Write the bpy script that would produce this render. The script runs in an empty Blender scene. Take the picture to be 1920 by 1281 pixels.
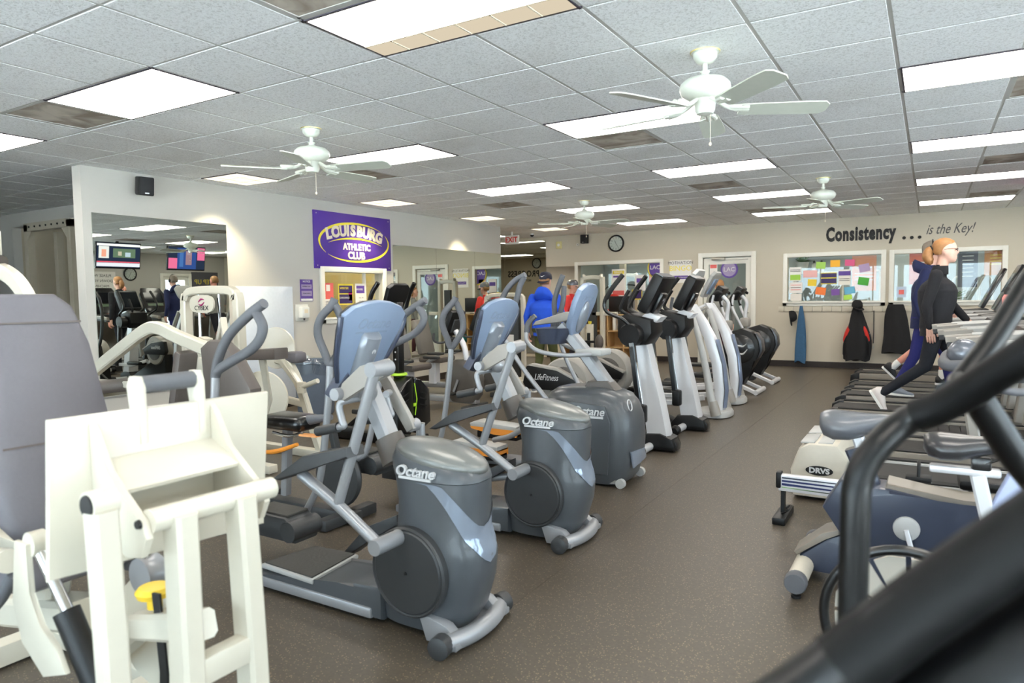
import bpy, bmesh, math, random
from mathutils import Vector as V, Matrix
R = math.radians
PI = math.pi
sc = bpy.context.scene
C = sc.collection
random.seed(7)

# ------------------------------------------------------------------ camera
F_PX, YAW, PITCH, ROLL, CAM_H = 1301.13, R(31.085), R(-3.729), R(-0.770), 1.40
_f = V((-math.sin(YAW)*math.cos(PITCH), math.cos(YAW)*math.cos(PITCH), math.sin(PITCH)))
_r = V((math.cos(YAW), math.sin(YAW), 0)); _u = _r.cross(_f)
_r2 = _r*math.cos(ROLL) + _u*math.sin(ROLL); _u2 = _u*math.cos(ROLL) - _r*math.sin(ROLL)
cam_d = bpy.data.cameras.new('camera'); cam = bpy.data.objects.new('camera', cam_d); C.objects.link(cam)
cam.matrix_world = Matrix(((_r2.x,_u2.x,-_f.x,0),(_r2.y,_u2.y,-_f.y,0),(_r2.z,_u2.z,-_f.z,CAM_H),(0,0,0,1)))
cam_d.sensor_width = 36.0; cam_d.lens = 36.0*F_PX/1920.0; cam_d.clip_start = 0.05; cam_d.clip_end = 200
cam_d.dof.use_dof = True; cam_d.dof.focus_distance = 5.6; cam_d.dof.aperture_fstop = 3.0
sc.camera = cam

# ------------------------------------------------------------------ sky, exposure
w = bpy.data.worlds.new('sky'); sc.world = w; w.use_nodes = True
nt = w.node_tree; bg = nt.nodes['Background']
bg.inputs[0].default_value = (0.72, 0.86, 1.0, 1); bg.inputs[1].default_value = 5.0
sun_d = bpy.data.lights.new('sun','SUN'); sun_d.energy = 100; sun_d.angle = R(.6); sun_d.color = (1,.99,.98)
sun = bpy.data.objects.new('sun', sun_d); C.objects.link(sun); sun.rotation_euler = (R(-38),R(-28),0)   # from behind the building, never into the room
vs = sc.view_settings
vs.view_transform = 'Standard'; vs.look = 'None'; vs.gamma = 1.0; vs.use_curve_mapping = False; vs.exposure = 0.80
LAMP = 7.0                                   # strength of the ceiling troffers

# ------------------------------------------------------------------ materials
def lin(c): return tuple((x/12.92 if x <= .04045 else ((x+.055)/1.055)**2.4) for x in c)
MATS = {}
def mat(name, rgb, rough=.5, metal=0., var=.05, scale=30., bump=0., coat=0., spec=.5):
    """principled material, colour in sRGB, with a faint procedural variation"""
    if name in MATS: return MATS[name]
    m = bpy.data.materials.new(name); m.use_nodes = True; n = m.node_tree.nodes; l = m.node_tree.links
    b = n['Principled BSDF']; c = lin(rgb)
    b.inputs['Roughness'].default_value = rough; b.inputs['Metallic'].default_value = metal
    b.inputs['Coat Weight'].default_value = coat; b.inputs['Specular IOR Level'].default_value = spec
    tc = n.new('ShaderNodeTexCoord'); nz = n.new('ShaderNodeTexNoise'); nz.inputs['Scale'].default_value = scale
    nz.inputs['Detail'].default_value = 3
    l.new(tc.outputs['Object'], nz.inputs['Vector'])
    mx = n.new('ShaderNodeMix'); mx.data_type = 'RGBA'
    mx.inputs['A'].default_value = (*[x*(1-var) for x in c], 1); mx.inputs['B'].default_value = (*[min(1, x*(1+var)) for x in c], 1)
    l.new(nz.outputs['Fac'], mx.inputs['Factor']); l.new(mx.outputs['Result'], b.inputs['Base Color'])
    if bump:
        bp = n.new('ShaderNodeBump'); bp.inputs['Strength'].default_value = bump; bp.inputs['Distance'].default_value = .004
        l.new(nz.outputs['Fac'], bp.inputs['Height']); l.new(bp.outputs['Normal'], b.inputs['Normal'])
    MATS[name] = m; return m
def emis(name, rgb, strength):
    m = bpy.data.materials.new(name); m.use_nodes = True; n = m.node_tree.nodes; l = m.node_tree.links
    n.remove(n['Principled BSDF']); e = n.new('ShaderNodeEmission'); e.inputs[0].default_value = (*rgb, 1); e.inputs[1].default_value = strength
    l.new(e.outputs[0], n['Material Output'].inputs[0]); MATS[name] = m; return m
def glass_mat(name, tint=(.93,.96,.95), refl=.07):
    m = bpy.data.materials.new(name); m.use_nodes = True; n = m.node_tree.nodes; l = m.node_tree.links
    n.remove(n['Principled BSDF']); t = n.new('ShaderNodeBsdfTransparent'); t.inputs[0].default_value = (*tint, 1)
    g = n.new('ShaderNodeBsdfGlossy'); g.inputs['Roughness'].default_value = .01
    x = n.new('ShaderNodeMixShader'); x.inputs[0].default_value = refl
    l.new(t.outputs[0], x.inputs[1]); l.new(g.outputs[0], x.inputs[2]); l.new(x.outputs[0], n['Material Output'].inputs[0]); MATS[name] = m; return m

M_wall = mat('wall_paint', (.775,.76,.73), .75, bump=.08, scale=140, var=.02)
M_wallb = mat('wall_paint_back', (.785,.75,.68), .75, bump=.08, scale=140, var=.02)
M_dim = mat('wall_paint_dim', (.74,.69,.60), .8, var=.03)  # dimness of the alcove recess put into the colour as a browner wall tone
M_trim = mat('white_trim', (.93,.92,.88), .4, var=.02)
M_base = mat('dark_base', (.17,.14,.13), .5)
M_bar = mat('grid_bar_paint', (.74,.73,.71), .5)
M_lframe = mat('fixture_edge', (.20,.18,.22), .5)
M_diff = emis('lamp_diffuser', (1., .94, .85), LAMP)
M_warm = emis('lamp_warm', (1.,.88,.66), 1.0)
M_cell = emis('lamp_cell', (1.,.86,.64), .42)
M_louv = mat('louver_white', (.95,.90,.80), .45)
M_fan = mat('fan_white', (.90,.91,.86), .28, coat=.3)
M_blade = mat('fan_blade', (.80,.81,.76), .45)
M_brass = mat('brass', (.85,.78,.50), .35, .6)
M_black = mat('black_plastic', (.04,.04,.045), .42, spec=.4)
M_blackm = mat('black_paint', (.045,.045,.05), .28, coat=.4)
M_tubegrip = mat('tube_grip', (.03,.03,.032), .55, spec=.18)
M_rubber = mat('black_rubber', (.09,.09,.09), .65)
M_mirror = mat('mirror_glass', (.84,.86,.83), .0, 1., var=0.)
M_glass = glass_mat('window_glass'); M_cglass = glass_mat('clear_plastic', (.9,.92,.93), .12)
M_white = mat('white_plastic', (.92,.92,.90), .4)
M_paper = mat('paper_white', (.93,.92,.90), .8)
M_purple = mat('sign_purple', (.29,.16,.55), .45, var=.03)
M_yellow = mat('sign_yellow', (.95,.88,.22), .5, var=.02)
M_cream = mat('cream_letter', (.93,.88,.78), .5, var=.02)
M_ink = mat('black_ink', (.06,.06,.06), .6)
M_inkg = mat('grey_ink', (.33,.32,.32), .6)

def tile_material():
    m = mat('ceiling_tile', (.83,.82,.80), .9); n = m.node_tree.nodes; l = m.node_tree.links; b = n['Principled BSDF']
    tc = n.new('ShaderNodeNewGeometry'); mp = n.new('ShaderNodeMapping'); mp.inputs['Scale'].default_value = (45,45,45)
    l.new(tc.outputs['Position'], mp.inputs[0])
    nz = n.new('ShaderNodeTexNoise'); nz.inputs['Scale'].default_value = 1.6; nz.inputs['Detail'].default_value = 4; nz.inputs['Distortion'].default_value = 1.2
    l.new(mp.outputs[0], nz.inputs['Vector'])
    rp = n.new('ShaderNodeValToRGB'); rp.color_ramp.elements[0].position = .36; rp.color_ramp.elements[1].position = .52
    rp.color_ramp.elements[0].color = (*lin((.86,.855,.85)),1); rp.color_ramp.elements[1].color = (*lin((.985,.985,.985)),1)
    l.new(nz.outputs['Fac'], rp.inputs[0])
    big = n.new('ShaderNodeTexNoise'); big.inputs['Scale'].default_value = .9; l.new(tc.outputs['Position'], big.inputs['Vector'])
    rb = n.new('ShaderNodeValToRGB'); rb.color_ramp.elements[0].position = .28; rb.color_ramp.elements[1].position = .5
    rb.color_ramp.elements[0].color = (.80,.78,.75,1); rb.color_ramp.elements[1].color = (1,1,1,1); l.new(big.outputs['Fac'], rb.inputs[0])
    mx = n.new('ShaderNodeMix'); mx.data_type = 'RGBA'; mx.blend_type = 'MULTIPLY'; mx.inputs['Factor'].default_value = .55
    l.new(rp.outputs[0], mx.inputs['A']); l.new(rb.outputs[0], mx.inputs['B'])
    l.new(mx.outputs['Result'], b.inputs['Base Color'])
    bp = n.new('ShaderNodeBump'); bp.inputs['Strength'].default_value = .5; bp.inputs['Distance'].default_value = .004
    l.new(rp.outputs[0], bp.inputs['Height']); l.new(bp.outputs['Normal'], b.inputs['Normal'])
    return m
M_tile = tile_material()
def floor_material():
    m = mat('rubber_floor', (.27,.24,.21), .42); n = m.node_tree.nodes; l = m.node_tree.links; b = n['Principled BSDF']
    tc = n.new('ShaderNodeNewGeometry')
    vo = n.new('ShaderNodeTexVoronoi'); vo.inputs['Scale'].default_value = 170; l.new(tc.outputs['Position'], vo.inputs['Vector'])
    rp = n.new('ShaderNodeValToRGB'); rp.color_ramp.interpolation = 'CONSTANT'
    rp.color_ramp.elements[0].color = (0,0,0,1); rp.color_ramp.elements[1].color = (1,1,1,1); rp.color_ramp.elements[1].position = .87
    sep = n.new('ShaderNodeSeparateColor'); l.new(vo.outputs['Color'], sep.inputs[0]); l.new(sep.outputs[0], rp.inputs[0])
    lt = n.new('ShaderNodeMath'); lt.operation = 'LESS_THAN'; lt.inputs[1].default_value = .42; l.new(vo.outputs['Distance'], lt.inputs[0])
    mu = n.new('ShaderNodeMath'); mu.operation = 'MULTIPLY'; l.new(lt.outputs[0], mu.inputs[0]); l.new(rp.outputs[0], mu.inputs[1])
    nz = n.new('ShaderNodeTexNoise'); nz.inputs['Scale'].default_value = 60; l.new(tc.outputs['Position'], nz.inputs['Vector'])
    basec = n.new('ShaderNodeMix'); basec.data_type = 'RGBA'; basec.inputs['A'].default_value = (*lin((.235,.21,.178)),1); basec.inputs['B'].default_value = (*lin((.335,.30,.252)),1)
    l.new(nz.outputs['Fac'], basec.inputs['Factor'])
    fl = n.new('ShaderNodeMix'); fl.data_type = 'RGBA'; fl.inputs['B'].default_value = (*lin((.55,.48,.39)),1)
    l.new(basec.outputs['Result'], fl.inputs['A']); l.new(mu.outputs[0], fl.inputs['Factor']); l.new(fl.outputs['Result'], b.inputs['Base Color'])
    bp = n.new('ShaderNodeBump'); bp.inputs['Strength'].default_value = .12; bp.inputs['Distance'].default_value = .002
    l.new(nz.outputs['Fac'], bp.inputs['Height']); l.new(bp.outputs['Normal'], b.inputs['Normal'])
    return m
M_floor = floor_material()
def stain_material():
    m = mat('dusty_vent', (.55,.48,.40), .85); n = m.node_tree.nodes; l = m.node_tree.links; b = n['Principled BSDF']
    tc = n.new('ShaderNodeNewGeometry'); nz = n.new('ShaderNodeTexNoise'); nz.inputs['Scale'].default_value = 4; nz.inputs['Detail'].default_value = 5; nz.inputs['Distortion'].default_value = 1.
    l.new(tc.outputs['Position'], nz.inputs['Vector']); rp = n.new('ShaderNodeValToRGB')
    rp.color_ramp.elements[0].position = .35; rp.color_ramp.elements[1].position = .65
    rp.color_ramp.elements[0].color = (*lin((.50,.45,.40)),1); rp.color_ramp.elements[1].color = (*lin((.74,.70,.65)),1)
    l.new(nz.outputs['Fac'], rp.inputs[0]); l.new(rp.outputs[0], b.inputs['Base Color']); return m
M_stain = stain_material()

# ------------------------------------------------------------------ mesh builder
def catmull(pts, n, closed=False):
    pts = [V(p) for p in pts]; out = []; N = len(pts)
    if N < 3 or n <= 1: return pts
    rng = N if closed else N-1
    for i in range(rng):
        p1 = pts[i]; p2 = pts[(i+1) % N]
        p0 = pts[(i-1) % N] if (closed or i > 0) else p1*2-p2
        p3 = pts[(i+2) % N] if (closed or i+2 < N) else p2*2-p1
        for k in range(n):
            t = k/n
            out.append(.5*((2*p1)+(p2-p0)*t+(2*p0-5*p1+4*p2-p3)*t*t+(3*p1-p0-3*p2+p3)*t**3))
    if not closed: out.append(pts[-1])
    return out
def interp(rs, n, cnt):
    if not isinstance(rs, (list, tuple)): return [rs]*cnt
    out = []
    for i in range(cnt):
        x = i/(cnt-1)*(len(rs)-1); a = min(int(x), len(rs)-2); out.append(rs[a]+(rs[a+1]-rs[a])*(x-a))
    return out
class G:
    def __init__(s): s.b = bmesh.new()
    def box(s, c, size, rot=None, bev=0., seg=2):
        b = s.b; mtx = Matrix.Translation(V(c))
        if rot is not None: mtx = mtx @ (rot if isinstance(rot, Matrix) else Matrix.Rotation(rot, 4, 'Z'))
        r = bmesh.ops.create_cube(b, size=1., matrix=mtx @ Matrix.Diagonal((*size, 1)))
        if bev: bmesh.ops.bevel(b, geom=list({e for v in r['verts'] for e in v.link_edges}), offset=bev, segments=seg, affect='EDGES', profile=.5)
        return s
    def ring(s, c, x, y, r, seg, ry=None):
        ry = ry or r
        return [s.b.verts.new(c + x*(r*math.cos(2*PI*k/seg)) + y*(ry*math.sin(2*PI*k/seg))) for k in range(seg)]
    def bridge(s, a, b2):
        n = len(a)
        for k in range(n):
            try: s.b.faces.new((a[k], a[(k+1) % n], b2[(k+1) % n], b2[k]))
            except ValueError: pass
    def cap(s, a, flip=False):
        try: s.b.faces.new(a[::-1] if flip else a)
        except ValueError: pass
    def cyl(s, a, b, r, r2=None, seg=16, cap=True):
        a = V(a); b = V(b); d = (b-a).normalized(); x = d.orthogonal().normalized(); y = d.cross(x)
        A = s.ring(a, x, y, r, seg); B = s.ring(b, x, y, r if r2 is None else r2, seg); s.bridge(A, B)
        if cap: s.cap(A, True); s.cap(B)
        return s
    def tube(s, pts, r, seg=10, n=6, closed=False, flat=None):
        """round tube through pts; flat=(w,h) gives a rectangular section with small corners"""
        p = catmull(pts, n, closed); N = len(p); rs = interp(r, 1, N)
        tang = [(p[(i+1) % N]-p[i-1]) if closed else (p[min(i+1,N-1)]-p[max(i-1,0)]) for i in range(N)]
        tang = [t.normalized() if t.length > 1e-9 else V((0,0,1)) for t in tang]
        x = tang[0].orthogonal().normalized()
        if flat or abs(tang[0].z) < .99:
            h = V((0,0,1)) if abs(tang[0].z) < .95 else V((0,1,0)); x = tang[0].cross(h).normalized()
        rings = []
        for i in range(N):
            t = tang[i]; x = (x - t*x.dot(t)).normalized(); y = t.cross(x)
            if flat:
                w, h = flat; k = min(w, h)*.16
                co = [(w/2-k,-h/2),(w/2,-h/2+k),(w/2,h/2-k),(w/2-k,h/2),(-w/2+k,h/2),(-w/2,h/2-k),(-w/2,-h/2+k),(-w/2+k,-h/2)]
                rings.append([s.b.verts.new(p[i]+x*u+y*v) for u, v in co])
            else: rings.append(s.ring(p[i], x, y, rs[i], seg))
        for i in range(N-1): s.bridge(rings[i], rings[i+1])
        if closed: s.bridge(rings[-1], rings[0])
        else: s.cap(rings[0], True); s.cap(rings[-1])
        return s
    def bar(s, pts, w, h, n=1): return s.tube(pts, 0, n=n, flat=(w, h))
    def prism(s, poly, plane, d0, d1, bev=0., seg=2, mtx=None):
        """poly in plane ('xz','xy','yz') pushed from d0 to d1 along the third axis"""
        def P(u, v, d): return {'xz': V((u,d,v)), 'xy': V((u,v,d)), 'yz': V((d,u,v))}[plane]
        a = [s.b.verts.new(P(u, v, d0)) for u, v in poly]; c = [s.b.verts.new(P(u, v, d1)) for u, v in poly]
        if mtx is not None:
            for v_ in a+c: v_.co = mtx @ v_.co
        s.bridge(a, c); s.cap(a, True); s.cap(c)
        if bev:
            es = [e for e in {e for v_ in a for e in v_.link_edges} | {e for v_ in c for e in v_.link_edges}
                  if (e.verts[0] in a) == (e.verts[1] in a)]
            bmesh.ops.bevel(s.b, geom=es, offset=bev, segments=seg, affect='EDGES', profile=.5)
        return s
    def lathe(s, prof, o=(0,0,0), axis='z', seg=24):
        o = V(o); ax = {'x': V((1,0,0)), 'y': V((0,1,0)), 'z': V((0,0,1))}[axis] if isinstance(axis, str) else V(axis).normalized()
        x = ax.orthogonal().normalized(); y = ax.cross(x); prev = None
        for r, h in prof:
            cur = s.ring(o+ax*h, x, y, max(r, 1e-4), seg)
            if prev: s.bridge(prev, cur)
            else: s.cap(cur, True)
            prev = cur
        s.cap(prev); return s
    def ell(s, c, r, seg=16, mtx=None):
        m = Matrix.Translation(V(c))
        if mtx is not None: m = m @ mtx
        bmesh.ops.create_uvsphere(s.b, u_segments=seg, v_segments=max(6, seg*2//3), radius=1., matrix=m @ Matrix.Diagonal((*r, 1))); return s
    def loft(s, secs, cap=True):
        prev = None
        for sec in secs:
            cur = [s.b.verts.new(V(p)) for p in sec]
            if prev: s.bridge(prev, cur)
            elif cap: s.cap(cur, True)
            prev = cur
        if cap: s.cap(prev)
        return s
    def poly(s, pts): s.cap([s.b.verts.new(V(p)) for p in pts]); return s
    def mesh(s, name, sharp=38):
        bmesh.ops.recalc_face_normals(s.b, faces=s.b.faces)
        me = bpy.data.meshes.new(name); s.b.to_mesh(me); s.b.free()
        for p in me.polygons: p.use_smooth = True
        me.set_sharp_from_angle(angle=R(sharp)); return me
def sect(cx, cy, z, a, b, n=2.6, seg=28, tilt=0.):
    """horizontal superellipse section"""
    o = []
    for k in range(seg):
        t = 2*PI*k/seg; c, s_ = math.cos(t), math.sin(t)
        x = a*math.copysign(abs(c)**(2/n), c); y = b*math.copysign(abs(s_)**(2/n), s_); o.append((cx+x, cy+y, z+tilt*x))
    return o
def link(name, me, m, parent=None):
    o = bpy.data.objects.new(name, me); C.objects.link(o)
    if m is not None: me.materials.append(m)
    if parent is not None: o.parent = parent
    return o
def part(name, g, m, parent=None, label=None, sharp=38):
    o = link(name, g.mesh(name, sharp), m, parent)
    if label: o['label'] = label
    return o
def tag(o, label, cat, group=None, kind=None):
    o['label'] = label; o['category'] = cat
    if group: o['group'] = group
    if kind: o['kind'] = kind
    return o
def thing(name, label, cat, loc=(0,0,0), rz=0., group=None):
    o = bpy.data.objects.new(name, None); C.objects.link(o); o.empty_display_size = .1
    o.location = loc; o.rotation_euler = (0,0,rz); return tag(o, label, cat, group)
def one(name, g, m, label, cat, group=None): return tag(part(name, g, m), label, cat, group)
def struct(name, g, m, parent=None):
    o = part(name, g, m, parent)
    if parent is None: o['kind'] = 'structure'
    return o
def copy_tree(o, parent=None):
    c = o.copy(); C.objects.link(c); c.parent = parent
    for ch in o.children: copy_tree(ch, c)
    return c
def text(name, s, size, m, parent, mtx, depth=.002, bold=0., shear=0., space=1., align='CENTER', xs=1.):
    """lettering: text lies in the local xy plane of mtx"""
    cu = bpy.data.curves.new(name, 'FONT'); cu.body = s; cu.size = size; cu.extrude = depth; cu.offset = bold; cu.shear = shear
    cu.space_character = space; cu.align_x = align; cu.align_y = 'CENTER'; cu.resolution_u = 3
    to = bpy.data.objects.new(name, cu); C.objects.link(to); dg = bpy.context.evaluated_depsgraph_get()
    me = bpy.data.meshes.new_from_object(to.evaluated_get(dg)); bpy.data.objects.remove(to); bpy.data.curves.remove(cu)
    me.transform(mtx @ Matrix.Diagonal((xs,1,1,1))); me.materials.clear(); return link(name, me, m, parent)
def face_to(o, n, up=(0,0,1)):
    """matrix with local z along n, local y close to up (for lettering and flat things)"""
    n = V(n).normalized(); x = V(up).cross(n).normalized(); y = n.cross(x)
    return Matrix(((x.x,y.x,n.x,o[0]),(x.y,y.y,n.y,o[1]),(x.z,y.z,n.z,o[2]),(0,0,0,1)))

# ------------------------------------------------------------------ the room
X0, Y0, T, H = -2.635, 3.035, .6096, 2.744
YB, XL, XR, YS = 13.99, -7.143, 4.6, -2.6
def gx(i): return X0+i*T
def gy(j): return Y0+j*T
# floor: rolls of speckled rubber with thin joints
fl = struct('floor', G().box((-6.2,6.9,-.03),(23.5,19.6,.04)), mat('floor_screed', (.10,.09,.08), .8))
x = -17.45; k = 0
while x < 5.0:
    part('rubber_roll', G().box((x+.61,6.9,-.005),(1.2185,19.5,.01)), M_floor, fl); x += 1.22
# outdoor ground in front of the shop windows
struct('ground', G().box((2,-12,-.12),(80,60,.1)), mat('concrete_paving', (.78,.80,.82), .9))
# walls
def wall(name, c, size, m=M_wall): return struct(name, G().box(c, size), m)
def wall_with_holes(name, axis, pos, th, a0, a1, z0, z1, holes, m, outward):
    """wall slab with rectangular holes [(a0,a1,z0,z1)...] left open, built from blocks; pos = room face"""
    g = G(); xs = sorted({a0, a1, *[h[0] for h in holes], *[h[1] for h in holes]}); zs = sorted({z0, z1, *[h[2] for h in holes], *[h[3] for h in holes]})
    for i in range(len(xs)-1):
        for j in range(len(zs)-1):
            ca = (xs[i]+xs[i+1])/2; cz = (zs[j]+zs[j+1])/2
            if any(h[0] < ca < h[1] and h[2] < cz < h[3] for h in holes): continue
            if axis == 'x': g.box((pos+outward*th/2, ca, cz), (th, xs[i+1]-xs[i], zs[j+1]-zs[j]))
            else: g.box((ca, pos+outward*th/2, cz), (xs[i+1]-xs[i], th, zs[j+1]-zs[j]))
    bmesh.ops.remove_doubles(g.b, verts=g.b.verts, dist=1e-4)
    inner = [f for f in g.b.faces if sum(1 for e in f.edges if len(e.link_faces) > 2) == 4]
    return struct(name, g, m)
WL = (6.86, 8.05, 1.13, 1.77)          # office window in the left wall  (Y, Z)
wall_with_holes('wall_left', 'x', XL, .15, 3.72, 11.47, 0, H, [WL], M_wall, -1)
WB1 = (-6.70,-4.82, .98, 2.06); WD = (-3.93,-2.99, 0, 2.12); WB2 = (-2.33,-.76, 1.22, 2.06); WB3 = (-.56,1.0, 1.22, 2.05)
wall_with_holes('wall_back', 'y', YB, .15, -7.5, XR, 0, H, [WB1, WD, WB2, WB3], M_wallb, 1)
wall('wall_back_passage', (-12.3, YB+.075, H/2), (9.6,.15,H), M_wallb)
# shop-window walls: right side and behind the camera
RH = [(-2.2+i*1.95, -.45+i*1.95, .45, 2.4) for i in range(5)]
wall_with_holes('wall_right', 'x', XR, .15, YS, YB+.15, 0, H, RH+[(11.95,12.75,0,2.1)], M_wall, 1)
SH = [(-6.6+i*1.9, -4.9+i*1.9, .3, 2.4) for i in range(5)]
wall_with_holes('wall_south', 'y', YS, .15, -17, XR, 0, H, SH, M_wall, -1)
wall('wall_far_left', (-17.0,5.6,H/2), (.15,16.8,H))
# alcove wall with a recess left of the mirror wall, its rear side closes the weights room
wall_with_holes('wall_alcove', 'y', 5.17, .12, -17, XL-.15, 0, H, [(-11.9,-7.6,0,2.53)], M_wall, 1)
wall('wall_alcove_recess', (-12.1,6.40,H/2), (9.7,.1,H), M_dim)
wall('wall_recess_side', (-11.95,5.82,H/2), (.1,1.06,H), M_dim); wall('wall_recess_end', (-7.5,5.82,H/2), (.1,1.06,H), M_dim)
def base(name, c, size): return struct(name, G().box(c, size), M_base)
base('baseboard_left', (XL+.008,7.6,.055), (.016,7.74,.11))
for i,(a,b) in enumerate([(-7.5,WD[0]-.1),(WD[1]+.1,XR)]): base('baseboard_back_%d' % (i+1), ((a+b)/2,YB-.008,.055), (b-a,.016,.11))
base('baseboard_right', (XR-.008,8.,.055), (.016,7.8,.11))
# casings
def casing(name, axis, pos, sgn, r, w=.075, sill=True, bottom=True):
    a0, a1, z0, z1 = r; g = G(); d = .03
    def bx(a, b, c, e, dd=d):
        if axis == 'x': g.box((pos+sgn*dd/2,(a+b)/2,(c+e)/2),(dd,b-a,e-c), bev=.004)
        else: g.box(((a+b)/2,pos+sgn*dd/2,(c+e)/2),(b-a,dd,e-c), bev=.004)
    bx(a0-w,a0,z0-(w if bottom else 0),z1+w); bx(a1,a1+w,z0-(w if bottom else 0),z1+w); bx(a0,a1,z1,z1+w)
    if bottom: bx(a0-w,a1+w,z0-w,z0)
    if sill: bx(a0-w,a1+w,z0-.02,z0+.01,.06)
    return struct(name, g, M_trim)
def pane(parent, axis, pos, r):
    a0,a1,z0,z1 = r; g = G()
    if axis == 'x': g.box((pos,(a0+a1)/2,(z0+z1)/2),(.006,a1-a0,z1-z0))
    else: g.box(((a0+a1)/2,pos,(z0+z1)/2),(a1-a0,.006,z1-z0))
    return part('pane', g, M_glass, parent)
w1 = casing('window_1','x',XL,1,WL); pane(w1,'x',XL-.07,WL)
part('mullion', G().box((XL-.06,7.72,1.45),(.04,.035,.64)), M_trim, w1)
for nme, r in (('window_2',WB1),('window_3',WB2),('window_4',WB3)):
    o = casing(nme,'y',YB,-1,r); pane(o,'y',YB+.07,r)
for i, r in enumerate(RH):
    o = casing('window_%d' % (5+i),'x',XR,-1,r); pane(o,'x',XR+.07,r)
for i, r in enumerate(SH):
    o = casing('window_%d' % (10+i),'y',YS,1,r); pane(o,'y',YS-.07,r)
    part('mullion', G().box(((r[0]+r[1])/2,YS-.07,(r[2]+r[3])/2),(.05,.06,r[3]-r[2])), M_trim, o)
def portal(loc, n, sx, sy):
    l = bpy.data.lights.new('window_daylight','AREA'); l.shape = 'RECTANGLE'; l.size = sx; l.size_y = sy; l.cycles.is_portal = True
    o = bpy.data.objects.new('window_daylight', l); C.objects.link(o); o.matrix_world = face_to(loc, [-q for q in n])
for r in RH: portal((XR+.12,(r[0]+r[1])/2,(r[2]+r[3])/2),(-1,0,0),r[1]-r[0],r[3]-r[2])
for r in SH: portal(((r[0]+r[1])/2,YS-.12,(r[2]+r[3])/2),(0,1,0),r[1]-r[0],r[3]-r[2])

# ------------------------------------------------------------------ ceiling
lights = [(-4,-1,2,1,'a'),(0,-1,2,1,'b'),(-8,-1,2,1,'a'),(4,-1,2,1,'a')]
for j in (3,7,11,15): lights += [(-4,j,2,1,'a'),(0,j,2,1,'a'),(4,j,2,1,'a'),(-7,j,1,1,'w')]
lights += [(8,j,2,1,'a') for j in (-1,3,7,11,15)] + [(c,-5,2,1,'a') for c in (-4,0,4,8)]
lights += [(-16,j,2,1,'a') for j in (8,12,16)] + [(-11,j,2,1,'a') for j in (8,12,16)]
vents = [(-5,-1),(0,4),(-5,4),(-5,9),(0,9),(0,14),(5,4),(5,9),(5,14),(0,-2)]
used = {(i+a,j) for i,j,n,_,k in lights for a in range(n)} | set(vents)
ceil = struct('ceiling', G().box((-6.2,5.75,H+.09),(23.,17.0,.06)), mat('plenum', (.5,.5,.5), .9))
def proj(p):
    d = V(p)-V((0,0,CAM_H)); z = d.dot(_f)
    return (960+F_PX*d.dot(_r2)/z, 640.5-F_PX*d.dot(_u2)/z, z) if z > .2 else None
cells = []
for i in range(-24,12):
    for j in range(-9,18):
        if (i,j) in used or gy(j)+T > YB+.05 or gx(i) < -17.1: continue
        if gx(i)+T > XR+.1: continue
        c = (gx(i)+T/2, gy(j)+T/2, H); q = proj(c); s = 0
        if q and -150 < q[0] < 2070 and -60 < q[1] < 1281 and not (c[0] < XL and c[1] > 5.1): s = 1.0/q[2]**2
        cells.append((s, i, j))
cells.sort(reverse=True)
tg = G(); e = .008
tg.prism([(e,e),(T-e,e),(T-e,T-e),(e,T-e)],'xy',-.006,.02, bev=.004, seg=1); tile_me = tg.mesh('ceiling_tile', 15)
tile_me.materials.append(M_tile); rest = G(); cnt = 0
for s, i, j in cells:
    if s > 0 and cnt < 300:
        o = bpy.data.objects.new('ceiling_tile', tile_me); C.objects.link(o); o.parent = ceil; o.location = (gx(i), gy(j), H); cnt += 1
    else: rest.box((gx(i)+T/2,gy(j)+T/2,H+.007),(T-2*e,T-2*e,.026))
o = part('ceiling_tiles', rest, M_tile, ceil); o['kind'] = 'stuff'
for i in range(-24,13): part('grid_bar', G().box((gx(i),5.7,H+.002),(.024,16.6,.012)), M_bar, ceil)
for j in range(-9,19): part('cross_bar', G().box((-6.2,gy(j),H+.0035),(22.,.024,.012)), M_bar, ceil)
where = {}
def troffer(i, j, n, kind, label, group):
    t = thing('ceiling_light', label, 'light', (gx(i),gy(j),H), 0, group); L = n*T
    g = G(); h = .10
    for (cx,cy,sx,sy) in ((L/2,.017,L,.012),(L/2,T-.017,L,.012),(.017,T/2,.012,T),(L-.017,T/2,.012,T)): g.box((cx,cy,.02),(sx,sy,.058))
    part('frame', g, M_lframe, t)
    if kind == 'a':
        part('diffuser', G().box((L/2,T/2,-.007),(L-.044,T-.044,.004)), M_diff, t)
    elif kind == 'w':
        part('diffuser', G().box((L/2,T/2,-.007),(L-.044,T-.044,.004)), M_warm, t)
        g = G()
        for k in (1,2): g.box((L*k/3,T/2,-.011),(.006,T-.06,.006)); g.box((L/2,T*k/3,-.011),(L-.06,.006,.006))
        part('louver', g, M_louv, t)
    else:
        d = T*.70
        part('diffuser', G().box((L/2,.03+(d-.03)/2,-.007),(L-.06,d-.03,.004)), M_diff, t)
        g = G(); g.box((L/2,d,-.009),(L-.06,.008,.008))
        for k in range(1,6): g.box((L*k/6,(d+T-.03)/2,-.009),(.008,T-.03-d,.008))
        part('louver', g, M_louv, t)
        part('lamp_panel', G().box((L/2,(d+T-.024)/2,-.007),(L-.044,T-.024-d,.004)), M_cell, t)
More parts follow.
